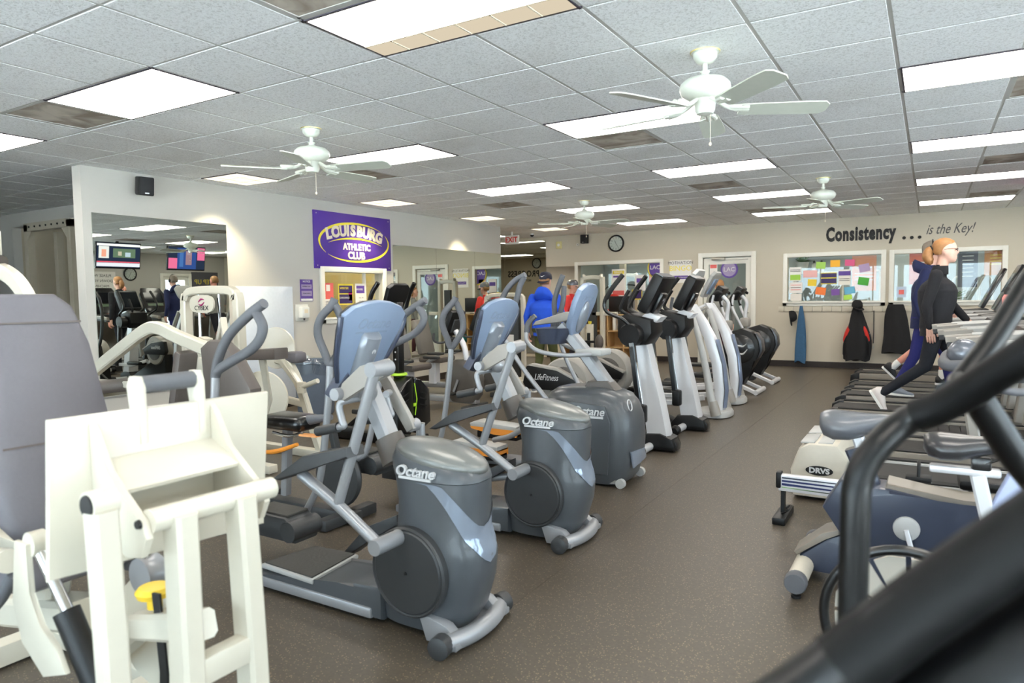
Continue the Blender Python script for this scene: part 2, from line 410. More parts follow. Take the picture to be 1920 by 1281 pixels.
desc = {(-4,-1):'large square-looking troffer light at upper left beside a stained panel', (0,-1):'big troffer light with louver cells at the top edge of the picture',
 (-8,-1):'troffer light cut by the left picture edge', (-4,3):'troffer light behind the near left ceiling fan',(0,3):'troffer light behind the blades of the near right ceiling fan',
 (4,3):'largest troffer light at the right picture edge',(-4,7):'bright troffer light above the wall sign, left of the middle',(0,7):'troffer light between the near right fan and the far right fan',
 (4,7):'second nearest troffer light along the right side',(-4,11):'troffer light just behind the far middle ceiling fan',(0,11):'troffer light left of the far right ceiling fan',
 (4,11):'third troffer light along the right side',(-4,15):'last troffer light of the middle row above the wall clock',(0,15):'thin troffer light behind the far right fan near the back wall',
 (4,15):'farthest troffer light on the right above the black wall lettering',(-7,3):'small warm square light near the wall above the first mirror',(-7,7):'small warm square light above the purple sign',
 (-7,11):'small warm square light above the second mirror',(-7,15):'small warm square light near the exit sign'}
for i,j,n,_,k in lights:
    d = desc.get((i,j)); grp = 'ceiling lights' if d else ('ceiling lights of the weights room' if i < -9 else 'ceiling lights out of view')
    troffer(i,j,n,k, d or ('troffer light in the ceiling of the side room' if i < -9 else 'troffer light in the ceiling outside the picture'), grp)
    if k == 'w':
        l = bpy.data.lights.new('louver_beam','SPOT'); l.energy = 120; l.color = (1,.86,.55); l.spot_size = R(100); l.spot_blend = .55; l.shadow_soft_size = .12
        o = bpy.data.objects.new('louver_beam', l); C.objects.link(o); o.location = (gx(i)+.10, gy(j)+T/2, H-.02); o.rotation_euler = (0,R(0),0)
vd = ['dusty brown vent panel beside the upper left troffer light','dusty brown vent panel under the blades of the near right fan','dusty brown vent panel behind the near left fan',
 'dusty brown vent panel above the second mirror','dusty brown vent panel left of the middle, before the far right fan','small dusty vent panel near the back wall beside the far right fan',
 'grey dusty vent panel at the right picture edge','dusty vent panel between the right side troffer lights','farthest dusty vent panel on the right side','dusty brown vent panel at the top picture edge beside the louvered light']
for (i,j), d in zip(vents, vd):
    t = thing('air_vent', d, 'vent', (gx(i),gy(j),H), 0, 'return air vents')
    part('panel', G().box((T/2,T/2,.01),(T-.05,T-.05,.02)), M_stain, t)
    g = G()
    for (cx,cy,sx,sy) in ((T/2,.02,T-.02,.02),(T/2,T-.02,T-.02,.02),(.02,T/2,.02,T-.02),(T-.02,T/2,.02,T-.02)): g.box((cx,cy,.004),(sx,sy,.016))
    part('frame', g, M_bar, t)

# ------------------------------------------------------------------ ceiling fans
def make_fan(loc, a0, label):
    t = thing('ceiling_fan', label, 'fan', (loc[0],loc[1],H), R(a0), 'ceiling fans')
    ca = part('canopy', G().lathe([(.075,0),(.078,-.012),(.066,-.016),(.064,-.04),(.045,-.065),(.02,-.072)]), M_fan, t)
    part('trim_ring', G().lathe([(.080,.002),(.082,-.006),(.080,-.012)]), M_brass, ca)
    part('downrod', G().cyl((0,0,-.06),(0,0,-.14),.014).lathe([(.03,-.115),(.02,-.125),(.035,-.15)]), M_fan, t)
    part('motor_housing', G().lathe([(.03,-.135),(.05,-.145),(.11,-.16),(.136,-.185),(.140,-.21),(.128,-.238),(.09,-.262),(.07,-.268)], seg=36), M_fan, t)
    part('switch_housing', G().lathe([(.075,-.262),(.058,-.285),(.055,-.325),(.045,-.345),(.01,-.352)]), M_fan, t)
    for k in range(5):
        m = Matrix.Rotation(2*PI*k/5,4,'Z') @ Matrix.Rotation(R(-13),4,'X')
        g = G().prism([(.19,-.055),(.30,-.062),(.55,-.07),(.64,-.066),(.668,-.035),(.668,.035),(.64,.066),(.55,.07),(.30,.062),(.19,.055)],'xy',-.327,-.320, mtx=Matrix.Rotation(2*PI*k/5,4,'Z') @ Matrix.Translation((0,0,-.323)) @ Matrix.Rotation(R(-13),4,'X') @ Matrix.Translation((0,0,.323)))
        b = part('blade', g, M_blade, t)
        g = G().tube([(.06,0,-.27),(.12,0,-.305),(.17,0,-.315),(.24,0,-.316)],[.012,.012,.016,.02],seg=8)
        for s_ in (-1,1): g.tube([(.13,0,-.308),(.18,.03*s_,-.314),(.235,.035*s_,-.316)],[.011,.013,.016],seg=8)
        g.b.transform(Matrix.Rotation(2*PI*k/5,4,'Z')); part('blade_bracket', g, M_fan, b)
    part('pull_chain', G().cyl((.03,0,-.345),(.03,0,-.50),.0015,seg=5).ell((.03,0,-.51),(.008,.008,.012),8), M_cream, t)
make_fan((-4.21,3.96),15,'white ceiling fan nearest on the left, above the mirror wall')
make_fan((-1.10,3.94),28,'large white ceiling fan at upper right with hanging pull chain')
make_fan((-4.24,9.07),0,'small far white ceiling fan in the middle above the blue hoodie')
make_fan((-1.11,8.98),-20,'far white ceiling fan on the right above the black wall lettering')

# ------------------------------------------------------------------ mirrors
def mirror(label, axis, pos, sgn, spans, z0, z1):
    t = thing('wall_mirror', label, 'mirror', (0,0,0), 0, 'wall mirrors')
    for a,b in spans:
        if axis == 'x': part('mirror_panel', G().box((pos+sgn*.006,(a+b)/2,(z0+z1)/2),(.01,b-a-.004,z1-z0)), M_mirror, t)
        else: part('mirror_panel', G().box(((a+b)/2,pos+sgn*.006,(z0+z1)/2),(b-a-.004,.01,z1-z0)), M_mirror, t)
    g = G(); a = spans[0][0]; b = spans[-1][1]
    if axis == 'x': g.box((pos+sgn*.01,(a+b)/2,z0-.008),(.02,b-a,.016))
    else: g.box(((a+b)/2,pos+sgn*.01,z0-.008),(b-a,.02,.016))
    part('channel', g, mat('steel_channel',(.75,.75,.74),.35,.8), t)
mirror('tall wall mirror at left reflecting televisions and treadmill users','x',XL,1,[(3.80,5.34)],.44,2.285)
mirror('long three-panel wall mirror right of the purple sign','x',XL,1,[(8.30,9.40),(9.40,10.55),(10.55,11.46)],.43,2.22)
mirror('far end mirror showing reversed lettering behind the blue hoodie','y',YB,-1,[(-9.7,-8.6),(-8.6,-7.5)],.1,2.65)

# ------------------------------------------------------------------ things on the left wall
def wl(y, z, d=.0): return (XL+d, y, z)
NX = (1,0,0); NYm = (0,-1,0)
sg = thing('club_sign', 'purple wall sign with yellow oval and club lettering', 'sign', (XL,6.69,1.815))
SW, SHh = 1.55, .785
part('board', G().box((.012,SW/2,SHh/2),(.02,SW,SHh), bev=.003), M_purple, sg)
def swoosh(cu, cv, rx, ry, a0, a1, w0, w1, name, n=40):
    """flat crescent following an ellipse; thickness swells between the ends"""
    g = G(); out = []; inn = []
    for k in range(n+1):
        t = k/n; a = R(a0+(a1-a0)*t); w = w0+(w1-w0)*math.sin(PI*t)
        out.append((cu+rx*math.cos(a), cv+ry*math.sin(a))); inn.append((cu+(rx-w)*math.cos(a), cv+(ry-w*.75)*math.sin(a)))
    for k in range(n):
        q = [out[k], out[k+1], inn[k+1], inn[k]]
        g.prism(q, 'yz', .021, .026)
    return part(name, g, M_yellow, sg)
swoosh(.79,.385,.715,.285,40,215,.004,.05,'oval_swoosh'); swoosh(.79,.385,.715,.285,-140,28,.004,.045,'oval_swoosh')
swoosh(.80,.0,.90,.455,53,127,.004,.034,'middle_swoosh')
for k, ch in enumerate('LOUISBURG'):
    u = [.26,.40,.535,.635,.735,.87,1.005,1.14,1.28][k]; dv = -((u-.77)**2)*.26; a = -(u-.77)*.42
    m = Matrix.Translation((.026,u,.545+dv)) @ Matrix(((0,0,1,0),(1,0,0,0),(0,1,0,0),(0,0,0,1))) @ Matrix.Rotation(a,4,'Z')
    text('letter', ch, .205, M_cream, sg, m, bold=.012, shear=.05)
m0 = Matrix(((0,0,1,0),(1,0,0,0),(0,1,0,0),(0,0,0,1)))
text('lettering', 'ATHLETIC', .125, M_cream, sg, Matrix.Translation((.026,.815,.318)) @ m0, bold=.006, shear=-.02, xs=.98)
text('lettering', 'CLUB', .14, M_cream, sg, Matrix.Translation((.026,.80,.195)) @ m0, bold=.006, shear=-.02)
g = G()
for y in (.05,SW-.05):
    for z in (.04,SHh-.04): g.lathe([(.008,.022),(.008,.026),(.004,.028)],(0,y,z),'x',10)
part('screws', g, mat('steel_screw',(.8,.8,.8),.3,.9), sg)
M_pp = mat('poster_purple',(.36,.25,.58),.5); M_lil = mat('poster_lilac',(.62,.56,.70),.5)
def poster(name, label, o, n, w, h, base_m, blocks=(), texts=(), cat='poster', group=None, th=.003):
    """flat printed sheet; blocks (u,v,w,h,mat) and texts (str,u,v,size,mat) measured from its centre"""
    t = thing(name, label, cat, o, 0, group); fm = face_to((0,0,0), n)
    def put(nm, u, v, ww, hh, d, m):
        g = G().box((u,v,d),(ww,hh,th)); g.b.transform(fm); return part(nm, g, m, t)
    put('sheet',0,0,w,h,th/2,base_m)
    for u,v,ww,hh,m in blocks: put('printed_block',u,v,ww,hh,th*1.1,m)
    for s,u,v,sz,m in texts: text('lettering',s,sz,m,t,fm @ Matrix.Translation((u,v,th*1.8)),depth=.0006)
    return t
poster('notice','purple notice sheet in an acrylic holder left of the office window',wl(6.545,1.515,.004),NX,.22,.29,M_pp,
   [(0,.05,.18,.06,M_lil),(0,-.04,.18,.07,M_lil),(0,-.125,.2,.03,M_white)],[('NOTICE',0,.118,.035,M_white),('MEMBERS ONLY',0,.052,.02,M_ink),('PLEASE SCAN IN',0,-.04,.018,M_ink)],cat='notice')
t = thing('sanitizer_dispenser','small white dispenser box on the wall under the purple notice','dispenser',wl(6.45,1.12))
part('backplate', G().box((.006,0,.1),(.012,.22,.22),bev=.01), mat('pale_plate',(.86,.86,.84),.3), t)
b = part('body', G().box((.05,0,.105),(.08,.13,.15),bev=.015), M_white, t); part('window', G().box((.092,0,.12),(.004,.06,.05)), M_cream, b)
part('nozzle', G().cyl((.05,0,.03),(.05,0,.0),.015,.01), M_inkg, t)
one('wall_panel', G().box((XL+.008,5.87,.83),(.014,.86,1.47),bev=.003), mat('white_acrylic',(.85,.88,.92),.15), 'tall white acrylic sheet on the wall left of the notice','panel')
t = thing('wall_speaker','black wall speaker above the first mirror','speaker',wl(4.32,2.61))
def speaker(t, m):
    def P(nm,g,mm,par):
        g.b.transform(m); return part(nm,g,mm,par)
    P('bracket', G().box((.03,0,0),(.06,.03,.05)), M_white, t); c = P('cabinet', G().box((.13,0,0),(.13,.15,.19),bev=.015), M_black, t)
    P('grille', G().box((.197,0,.0),(.006,.125,.165),bev=.002), mat('grille_cloth',(.10,.10,.11),.8), c); P('badge', G().box((.202,0,-.07),(.003,.04,.012)), mat('badge_silver',(.7,.7,.7),.3,.8), c)
speaker(t, Matrix.Rotation(R(-12),4,'Z') @ Matrix.Rotation(R(8),4,'Y'))
t = thing('wall_speaker','small black speaker high on the back wall left of the clock','speaker',(-6.47,YB,2.62)); speaker(t, Matrix.Rotation(R(-95),4,'Z'))
# office seen through the window of the left wall
M_off = mat('office_wall',(.86,.80,.58),.8)
g = G().box((XL-2.3,7.4,H/2),(.05,3.2,H)).box((XL-1.2,5.85+.9,H/2),(2.2,.05,H)).box((XL-1.2,8.9,H/2),(2.2,.05,H)).box((XL-1.2,7.8,H-.1),(2.3,2.3,.05)); struct('wall_office', g, M_off)
l = bpy.data.lights.new('office_lamp','AREA'); l.energy = 14; l.color = (1,.9,.7); l.size = 1.; o = bpy.data.objects.new('office_lamp', l); C.objects.link(o); o.location = (XL-1.2,7.6,H-.16)
t = thing('ceiling_light','ceiling panel lamp inside the office behind the small window','light',(XL-1.2,7.6,H-.13)); part('frame', G().box((0,0,.0),(1.06,.66,.03)), M_trim, t); part('diffuser', G().box((0,0,-.017),(1.0,.6,.006)), M_warm, t)
t = thing('office_shelf','dark office shelving seen through the small wall window','shelf',(XL-2.1,7.6,0))
for z in (.6,1.1,1.5): part('board', G().box((0,0,z),(.35,1.7,.03)), mat('dark_wood',(.30,.25,.2),.5), t)
for y in (-.85,0,.85): part('upright', G().box((0,y,.8),(.35,.03,1.6)), mat('dark_wood',(.30,.25,.2),.5), t)
for k,(y,c) in enumerate([(7.0,(.5,.5,.45)),(7.3,(.3,.3,.3)),(7.75,(.6,.55,.4)),(8.1,(.25,.22,.2))]):
    one('storage_bin', G().box((XL-2.05,y,1.17+.1),(.25,.2,.2),bev=.02), mat('bin_%d'%k,c,.6), ['pale grey','charcoal','tan','dark brown'][k]+' storage bin on the office shelf behind the small window','bin','bins on the office shelf')
t = thing('office_chair','black padded chair back behind the small wall window','chair',(XL-.75,7.25,0))
part('back', G().ell((0,0,1.12),(.06,.28,.28),16), M_rubber, t); part('seat', G().box((-.2,0,.62),(.42,.44,.08),bev=.03), M_rubber, t); part('stem', G().cyl((-.2,0,.06),(-.2,0,.6),.03), M_black, t)
g = G()
for k in range(5): g.bar([(-.2,0,.06),(-.2+.28*math.cos(k*1.257),.28*math.sin(k*1.257),.03)],.04,.04)
part('base', g, M_black, t)
PX = XL-.045
M_red = mat('poster_red',(.88,.40,.38),.5); M_yel = mat('poster_yellow',(.90,.82,.25),.5); M_dkp = mat('poster_dark',(.20,.14,.36),.5)
poster('window_poster','red and white sheet in the left corner of the small office window',(PX,6.98,1.43),NX,.2,.38,M_red,[(0,-.11,.2,.15,M_paper),(0,.12,.07,.09,M_paper)],[('COME JOIN',0,-.075,.03,M_ink),('TEAM UP',0,-.11,.03,M_ink),('ASK US',0,-.145,.03,M_ink)],group='sheets in the office window')
poster('window_poster','dark purple flyer with yellow border in the small office window',(PX,7.32,1.46),NX,.29,.3,M_yel,[(0,.07,.26,.11,M_dkp),(0,-.065,.26,.13,M_dkp),(.09,-.03,.07,.12,mat('poster_magenta',(.75,.2,.5),.5))],[('WINTER',-.03,.085,.045,M_yel),('CHALLENGE',-.03,-.05,.035,M_paper)],group='sheets in the office window')
poster('window_poster','white sheet with purple heading in the small office window',(PX,7.63,1.43),NX,.23,.37,M_paper,[(0,.1,.19,.11,M_pp)],[('HOURS',-.03,.1,.04,M_paper),('mon - fri',0,-.02,.025,M_inkg),('sat - sun',0,-.07,.025,M_inkg)],group='sheets in the office window')

# ------------------------------------------------------------------ back wall
def wb(x, z, d=.0): return (x, YB-d, z)
def flat(s_, x, z, size, m, nm, **k): return text(nm, s_, size, m, None, face_to(wb(x,z,.002),NYm), **k)
tag(flat('Consistency', -1.11,2.435,.335,M_ink,'wall_lettering',bold=.017,xs=.60,depth=.003,space=1.12), 'bold black word Consistency in letters on the back wall','lettering')
tag(flat('...', -.30,2.41,.34,M_ink,'wall_lettering',bold=.008,space=1.25,depth=.003), 'three black dots between the two wall phrases','lettering')
tag(flat('is the Key!', .25,2.44,.235,M_inkg,'wall_lettering',shear=.4,depth=.003,xs=.68,bold=.001), 'thin grey slanted words is the Key on the back wall','lettering')
def clock(label, o, n):
    t = thing('wall_clock', label, 'clock', o); fm = face_to((0,0,0), n)
    def P(nm,g,m,par=t): g.b.transform(fm); return part(nm,g,m,par)
    P('rim', G().lathe([(.17,0),(.182,.01),(.182,.03),(.165,.042),(.15,.03),(.15,.018)],seg=40), M_black)
    f_ = P('face', G().lathe([(.152,.01),(.152,.022)],seg=40), M_paper); g = G()
    for k in range(12): a = k*PI/6; g.box((.135*math.sin(a),.135*math.cos(a),.0235),(.007,.022,.002),rot=-a)
    P('ticks', g, M_ink, f_)
    for k in range(12): a = (k+1)*PI/6; text('numeral',str(k+1),.036,M_ink,f_,fm @ Matrix.Translation((.108*math.sin(a),.108*math.cos(a),.0235)),depth=.0005)
    a = -.45; P('hour_hand', G().box((.03*math.sin(a),.03*math.cos(a),.026),(.008,.075,.002),rot=-a), M_ink)
    a = 2.6; P('minute_hand', G().box((.045*math.sin(a),.045*math.cos(a),.029),(.006,.11,.002),rot=-a), M_ink)
    P('lens', G().lathe([(.15,.034),(.15,.036)],seg=32), M_glass)
clock('round black-rimmed wall clock on the back wall', wb(-5.79,2.5), NYm)
t = thing('exit_sign','lit exit sign with red letters hanging at the passage ceiling','sign',(-7.50,12.5,2.50))
part('housing', G().box((0,0,.07),(.32,.06,.19),bev=.008), M_white, t); part('stem', G().cyl((0,0,.16),(0,0,.24),.02), M_white, t)
text('lettering','EXIT',.15,mat('exit_red',(.85,.16,.12),.5),t,face_to((0,-.031,.07),NYm),bold=.004,xs=.95)
t = thing('security_camera','tiny white dome camera on the passage ceiling','camera',(-7.36,13.1,H)); part('mount', G().lathe([(.05,0),(.05,-.03),(.04,-.035)]), M_white, t); part('dome', G().ell((0,0,-.04),(.04,.04,.04),14), M_black, t)
t = thing('thermostat','small cream box on the back wall left of the speaker','thermostat',wb(-7.16,2.53)); part('body', G().box((0,-.02,0),(.14,.04,.16),bev=.01), mat('aged_cream',(.86,.82,.58),.5), t); part('dial', G().lathe([(.03,0),(.03,.01)],(0,-.04,0),(0,-1,0)), M_white, t)
t = thing('sensor','round white sensor on the back wall beside the speaker','sensor',wb(-6.70,2.52)); part('body', G().lathe([(.035,0),(.03,.02),(.01,.025)],(0,0,0),(0,-1,0)), M_white, t); part('lens', G().ell((0,-.025,0),(.01,.004,.01),10), M_inkg, t)
poster('wall_poster','motivation bingo poster on the back wall left of the glazed door',wb(-4.39,1.86,.001),NYm,.45,.46,M_paper,[(0,-.12,.32,.07,M_pp)],[('MOTIVATION',0,.175,.085,M_inkg),('BINGO',0,.06,.15,M_yellow),('14 Days of Motivation!',0,-.12,.03,M_paper)])
# door with closer
d = casing('door_1','y',YB,-1,WD,w=.09,sill=False,bottom=False)
g = G(); x0,x1 = WD[0],WD[1]
for a,b,z0,z1 in ((x0+.01,x0+.11,.02,2.1),(x1-.11,x1-.01,.02,2.1),(x0+.11,x1-.11,1.98,2.1),(x0+.11,x1-.11,.02,.28)): g.box(((a+b)/2,YB+.05,(z0+z1)/2),(b-a,.045,z1-z0))
part('leaf_frame', g, M_trim, d); part('door_glass', G().box(((x0+x1)/2,YB+.05,1.13),(x1-x0-.22,.008,1.7)), M_glass, d)
part('closer', G().box((-3.62,YB-.02,2.085),(.26,.05,.05),bev=.008).bar([(-3.5,YB-.03,2.06),(-3.2,YB-.10,2.05),(-3.05,YB-.02,2.06)],.02,.012), mat('closer_metal',(.62,.60,.56),.35,.7), d)
part('handle', G().tube([(-3.05,YB+.02,1.02),(-3.05,YB-.04,1.02),(-3.16,YB-.04,1.02)],.011,seg=8), mat('closer_metal',(.62,.60,.56),.35,.7), d)
fm = face_to((0,0,0),NYm)
t = thing('door_decal','round purple club decal on the door glass','decal',(-3.42,YB+.04,1.87)); g = G().lathe([(.17,.0),(.17,.004)],seg=40); g.b.transform(fm); part('disc',g,M_pp,t); g = G().lathe([(.135,.004),(.135,.006)],seg=40); g.b.transform(fm); part('centre',g,M_lil,t)
text('lettering','LAC',.12,M_paper,t,fm @ Matrix.Translation((0,0,.008)))
poster('door_sheet','red and white sheet taped in the upper left of the door glass',(-3.73,YB+.04,1.78),NYm,.15,.42,M_paper,[(0,.16,.13,.07,M_red)])
# coat rack
t = thing('coat_rack','pale wall board with a row of hooks below the noticeboard windows','coat rack',wb(-1.38,1.09))
part('board', G().box((0,-.008,0),(2.2,.016,.10),bev=.003), mat('rack_board',(.80,.77,.70),.5), t)
for k in range(13):
    x = -1.0+k*.166; part('hook', G().tube([(x,-.016,.05),(x,-.018,-.03),(x,-.05,-.05),(x,-.06,-.025)],.005,seg=6,n=4), mat('hook_metal',(.7,.68,.64),.35,.7), t)
def cloth(name, label, cat, c, w, h, d, m, top=.35, seed=0, parts=(), folds=5):
    """hanging garment: lofted rings from the hem up to the hook"""
    rnd = random.Random(seed); secs = []; n = 9; seg = 32
    ph = [rnd.uniform(0,6.28) for _ in range(3)]
    for k in range(n):
        t_ = k/(n-1); z = h*t_; ww = w*(1-(1-top)*max(0,(t_-.45)/.55)**1.3)*(1+.08*math.sin(t_*7+ph[0])); dd = d*(1-.5*t_); ring = []
        cx = .03*w*math.sin(t_*4+ph[1])
        for q in range(seg):
            a = 2*PI*q/seg; rr = 1+.16*math.sin(folds*a+ph[2]+t_*1.5)*(1-.5*t_)
            ring.append((cx+ww/2*rr*math.cos(a), -d*.6+dd/2*rr*math.sin(a), z+(.025*h*math.sin(3*a+ph[0]) if k == 0 else 0)))
        secs.append(ring)
    t = thing(name,label,cat,c); part('cloth', G().loft(secs), m, t, sharp=80); return t
M_dk = mat('cloth_black',(.09,.09,.10),.85,var=.2); M_blu = mat('cloth_blue',(.22,.37,.50),.9,var=.15); M_rd = mat('cloth_red',(.78,.17,.13),.8,var=.1)
cloth('towel','blue towel hanging from the coat rack','towel',wb(-2.06,.10,.07),.19,1.05,.09,M_blu,.22,1,folds=4)
t = cloth('jacket','black jacket with red side panels on the coat rack','jacket',wb(-1.12,.17,.07),.40,.95,.16,M_dk,.30,2)
for s_ in (-1,1): part('red_panel', G().ell((.135*s_,-.085,.50),(.055,.06,.20),14,Matrix.Rotation(R(-20*s_),4,'Y')), M_rd, t)
for s_ in (-1,1): part('strap', G().tube([(.15*s_,-.13,.45),(.2*s_,-.14,.3),(.21*s_,-.12,.1)],.012,seg=6), M_dk, t)
cloth('coat','long black coat hanging at the right end of the coat rack','coat',wb(-.50,.32,.03),.40,.85,.18,M_dk,.55,4)
def cap(label, o, m, rz, tilt, name='cap'):
    t = thing(name,label,'cap',o); mt = Matrix.Rotation(rz,4,'Z') @ Matrix.Rotation(tilt,4,'Y')
    secs = [[(.105*q*math.cos(a),.085*q*math.sin(a),z) for a in [2*PI*k/20 for k in range(20)]] for q,z in ((1,0),(1.02,.04),(.92,.08),(.65,.11),(.1,.122))]
    g = G().loft(secs); g.b.transform(mt); part('crown',g,m,t)
    g = G().prism([(.06,-.075),(.14,-.068),(.175,-.03),(.175,.03),(.14,.068),(.06,.075)],'xy',-.004,.006); g.b.transform(mt); part('brim',g,m,t); return t
cap('small dark baseball cap hanging left of the blue towel',wb(-2.25,.95,.14),M_dk,0,R(80))
cap('black cap hung on top of the red-panelled jacket',wb(-1.12,1.13,.19),M_dk,R(-60),R(20))
t = thing('lanyard','dotted lanyard with keys on a rack hook','lanyard',wb(-.86,.42,.03)); part('strap', G().bar([(0,0,.05),(.004,0,.3),(0,0,.64)],.016,.004,n=4), mat('strap_check',(.25,.25,.25),.7), t)
part('key_ring', G().tube([(.03*math.cos(a),0,.02+.03*math.sin(a)) for a in [k*PI/4 for k in range(8)]],.003,seg=5,closed=True,n=3).box((0,0,-.02),(.02,.006,.05)), mat('key_metal',(.75,.74,.7),.3,.9), t)

# noticeboard windows: sheets stuck to the glass, one object each
def nx(px): return -2.39+(px-1470)*1.69/190
def nz(py): return 1.17+(571-py)*.945/97
def note(label, cx0, cy0, cx1, cy1, rgb, rot=0., blocks=(), d=.055, grp='sheets on the noticeboard windows', texts=()):
    x0,x1 = nx(1420+cx0/3.836),nx(1420+cx1/3.836); z1,z0 = nz(400+cy0/3.836),nz(400+cy1/3.836)
    m = mat('note_%02d%02d%02d' % tuple(int(c*99) for c in rgb), rgb, .7)
    t = poster('paper_note',label,((x0+x1)/2,YB+d,(z0+z1)/2),NYm,x1-x0,z1-z0,m,blocks,texts,cat='note',group=grp); t.rotation_euler = (0,R(rot),0); return t
gI = M_inkg
note('tall salmon poster at the right of the first noticeboard window',690,310,860,560,(.93,.62,.48),0,[(0,.1,.25,.02,M_paper),(0,.0,.3,.012,M_paper),(0,-.06,.3,.012,M_paper),(0,-.12,.3,.012,M_paper)],d=.085)
note('white sheet with green block at the left of the noticeboard',230,378,320,482,(.93,.92,.9),0,[(0,-.06,.18,.1,mat('note_lime',(.62,.80,.30),.6)),(0,.08,.18,.012,gI),(0,.055,.18,.012,gI)])
note('white printed sheet low on the left noticeboard glass',230,490,330,570,(.92,.90,.88),0,[(0,.05,.18,.01,M_red),(0,.0,.18,.01,gI),(0,-.04,.18,.01,M_red)])
note('blank white sheet in the lower left noticeboard corner',240,575,325,628,(.90,.88,.85))
note('lime green card on the noticeboard beside the bottles',430,345,500,395,(.65,.82,.38),4)
note('orange card at the top of the noticeboard',535,335,605,385,(.95,.70,.20))
note('magenta card at the top of the noticeboard',640,335,710,380,(.88,.38,.55),2)
note('lavender card tilted on the salmon poster',740,370,815,425,(.72,.62,.76),-12)
note('pale pink sheet in the middle of the noticeboard',335,405,440,457,(.93,.72,.70))
note('yellow card below the pink sheet on the noticeboard',370,470,435,520,(.93,.80,.25),3)
note('purple flyer with yellow border in the noticeboard window',468,425,582,508,(.90,.83,.25),0,[(0,.055,.26,.075,M_dkp),(0,-.045,.26,.09,M_dkp)])
note('white sheet with purple top in the noticeboard window',595,405,682,515,(.93,.91,.86),0,[(0,.07,.2,.08,M_pp),(0,-.03,.17,.01,gI),(0,-.06,.17,.01,gI)])
note('bright green card tilted on the salmon poster',735,465,810,520,(.30,.66,.25),10)
note('orange-red card low on the noticeboard',430,530,505,585,(.95,.50,.25),8)
note('purple card low on the noticeboard',545,545,605,590,(.48,.33,.62),-3)
note('light blue card low on the noticeboard',640,530,715,580,(.42,.70,.82),-8)
note('pale green card at the lower edge of the noticeboard',635,588,695,622,(.68,.85,.35),-5)
note('dark slate chalk poster in the second noticeboard window',1390,290,1512,545,(.27,.28,.35),0,[(0,z,.16,.012,M_paper) for z in (.2,.13,.06,0,-.07,-.14)],d=.1)
note('amber brown poster in the second noticeboard window',1550,285,1748,470,(.78,.52,.25),0,[(0,z,.3,.012,M_yel) for z in (.1,.05,0,-.05)],d=.1)
note('red-orange poster behind the navy hoodie in the window',1080,300,1200,520,(.85,.42,.32),0,[(0,.1,.2,.02,M_paper)],d=.1)
note('small framed photo sheet low in the second noticeboard window',1000,535,1065,610,(.75,.82,.90),0,[(0,0,.08,.08,M_red)])
# posters on the large left office window
def note1(label, cx0, cy0, cx1, cy1, m, blocks, texts=()):
    x0,x1 = [-6.75+(1100+c/4.7975-1080)*(1.99/163) for c in (cx0,cx1)]; z1,z0 = [2.11-(400+c/4.7975-491)*.0119 for c in (cy0,cy1)]
    poster('window_poster',label,((x0+x1)/2,YB+.055,(z0+z1)/2),NYm,x1-x0,z1-z0,m,blocks,texts,group='sheets on the large office window')
note1('white and yellow flyer on the large office window',230,500,350,750,M_paper,[(0,.24,.26,.07,M_yel),(0,.15,.24,.04,M_pp),(0,-.2,.26,.1,M_red)],[('BINGO',0,.24,.06,M_paper)])
note1('white sheet with purple label on the large office window',440,555,530,690,M_paper,[(0,.05,.17,.09,M_pp)])
note1('dark purple flyer low on the large office window',410,680,500,765,M_yel,[(0,0,.2,.17,M_dkp)])
note1('pink sheet at the right of the large office window',560,555,640,640,mat('poster_pink',(.93,.75,.75),.6),[])
t = thing('window_decal','partial purple club logo decal on the large office window','decal',(-4.95,YB+.055,1.93)); fm = face_to((0,0,0),NYm)
g = G().prism([(-.14,.12),(.12,.12),(.12,-.22),(0,-.2),(-.11,-.1)],'xy',0,.003); g.b.transform(fm); part('purple_field',g,M_pp,t)
g = G().tube([(-.13,.12,.004),(-.15,0,.004),(-.1,-.13,.004),(.02,-.22,.004),(.12,-.24,.004)],.014,seg=6); g.b.transform(fm); part('yellow_arc',g,M_yel,t)
text('lettering','LAC',.12,M_paper,t,fm @ Matrix.Translation((0,.03,.006)))
# rooms behind the back wall
M_rm = mat('room_behind',(.66,.70,.70),.8)
struct('wall_room_behind', G().box((-1.4,17.2,H/2),(12.4,.1,H)).box((-7.5,15.7,H/2),(.1,3.1,H)).box((4.7,15.7,H/2),(.1,3.1,H)).box((-2.66,15.7,H/2),(.1,3.1,H)).box((-1.4,15.7,H+.03),(12.4,3.2,.06)), M_rm)
for x,e_ in ((-5.2,24),(-.6,26),(2.6,14)):
    l = bpy.data.lights.new('room_lamp','AREA'); l.energy = e_; l.color = (1,.95,.85); l.size = 1.2; o = bpy.data.objects.new('room_lamp', l); C.objects.link(o); o.location = (x,15.6,H-.1)
    t = thing('ceiling_light','ceiling panel lamp in the '+{-5.2:'office',-.6:'room',2.6:'far corner'}[x]+' behind the back wall windows','light',(x,15.6,H-.05)); part('frame', G().box((0,0,.03),(1.26,.66,.03)), M_trim, t); part('diffuser', G().box((0,0,.012),(1.2,.6,.006)), M_warm, t)
M_green = mat('leaf_green',(.30,.55,.20),.6,var=.3,scale=8)
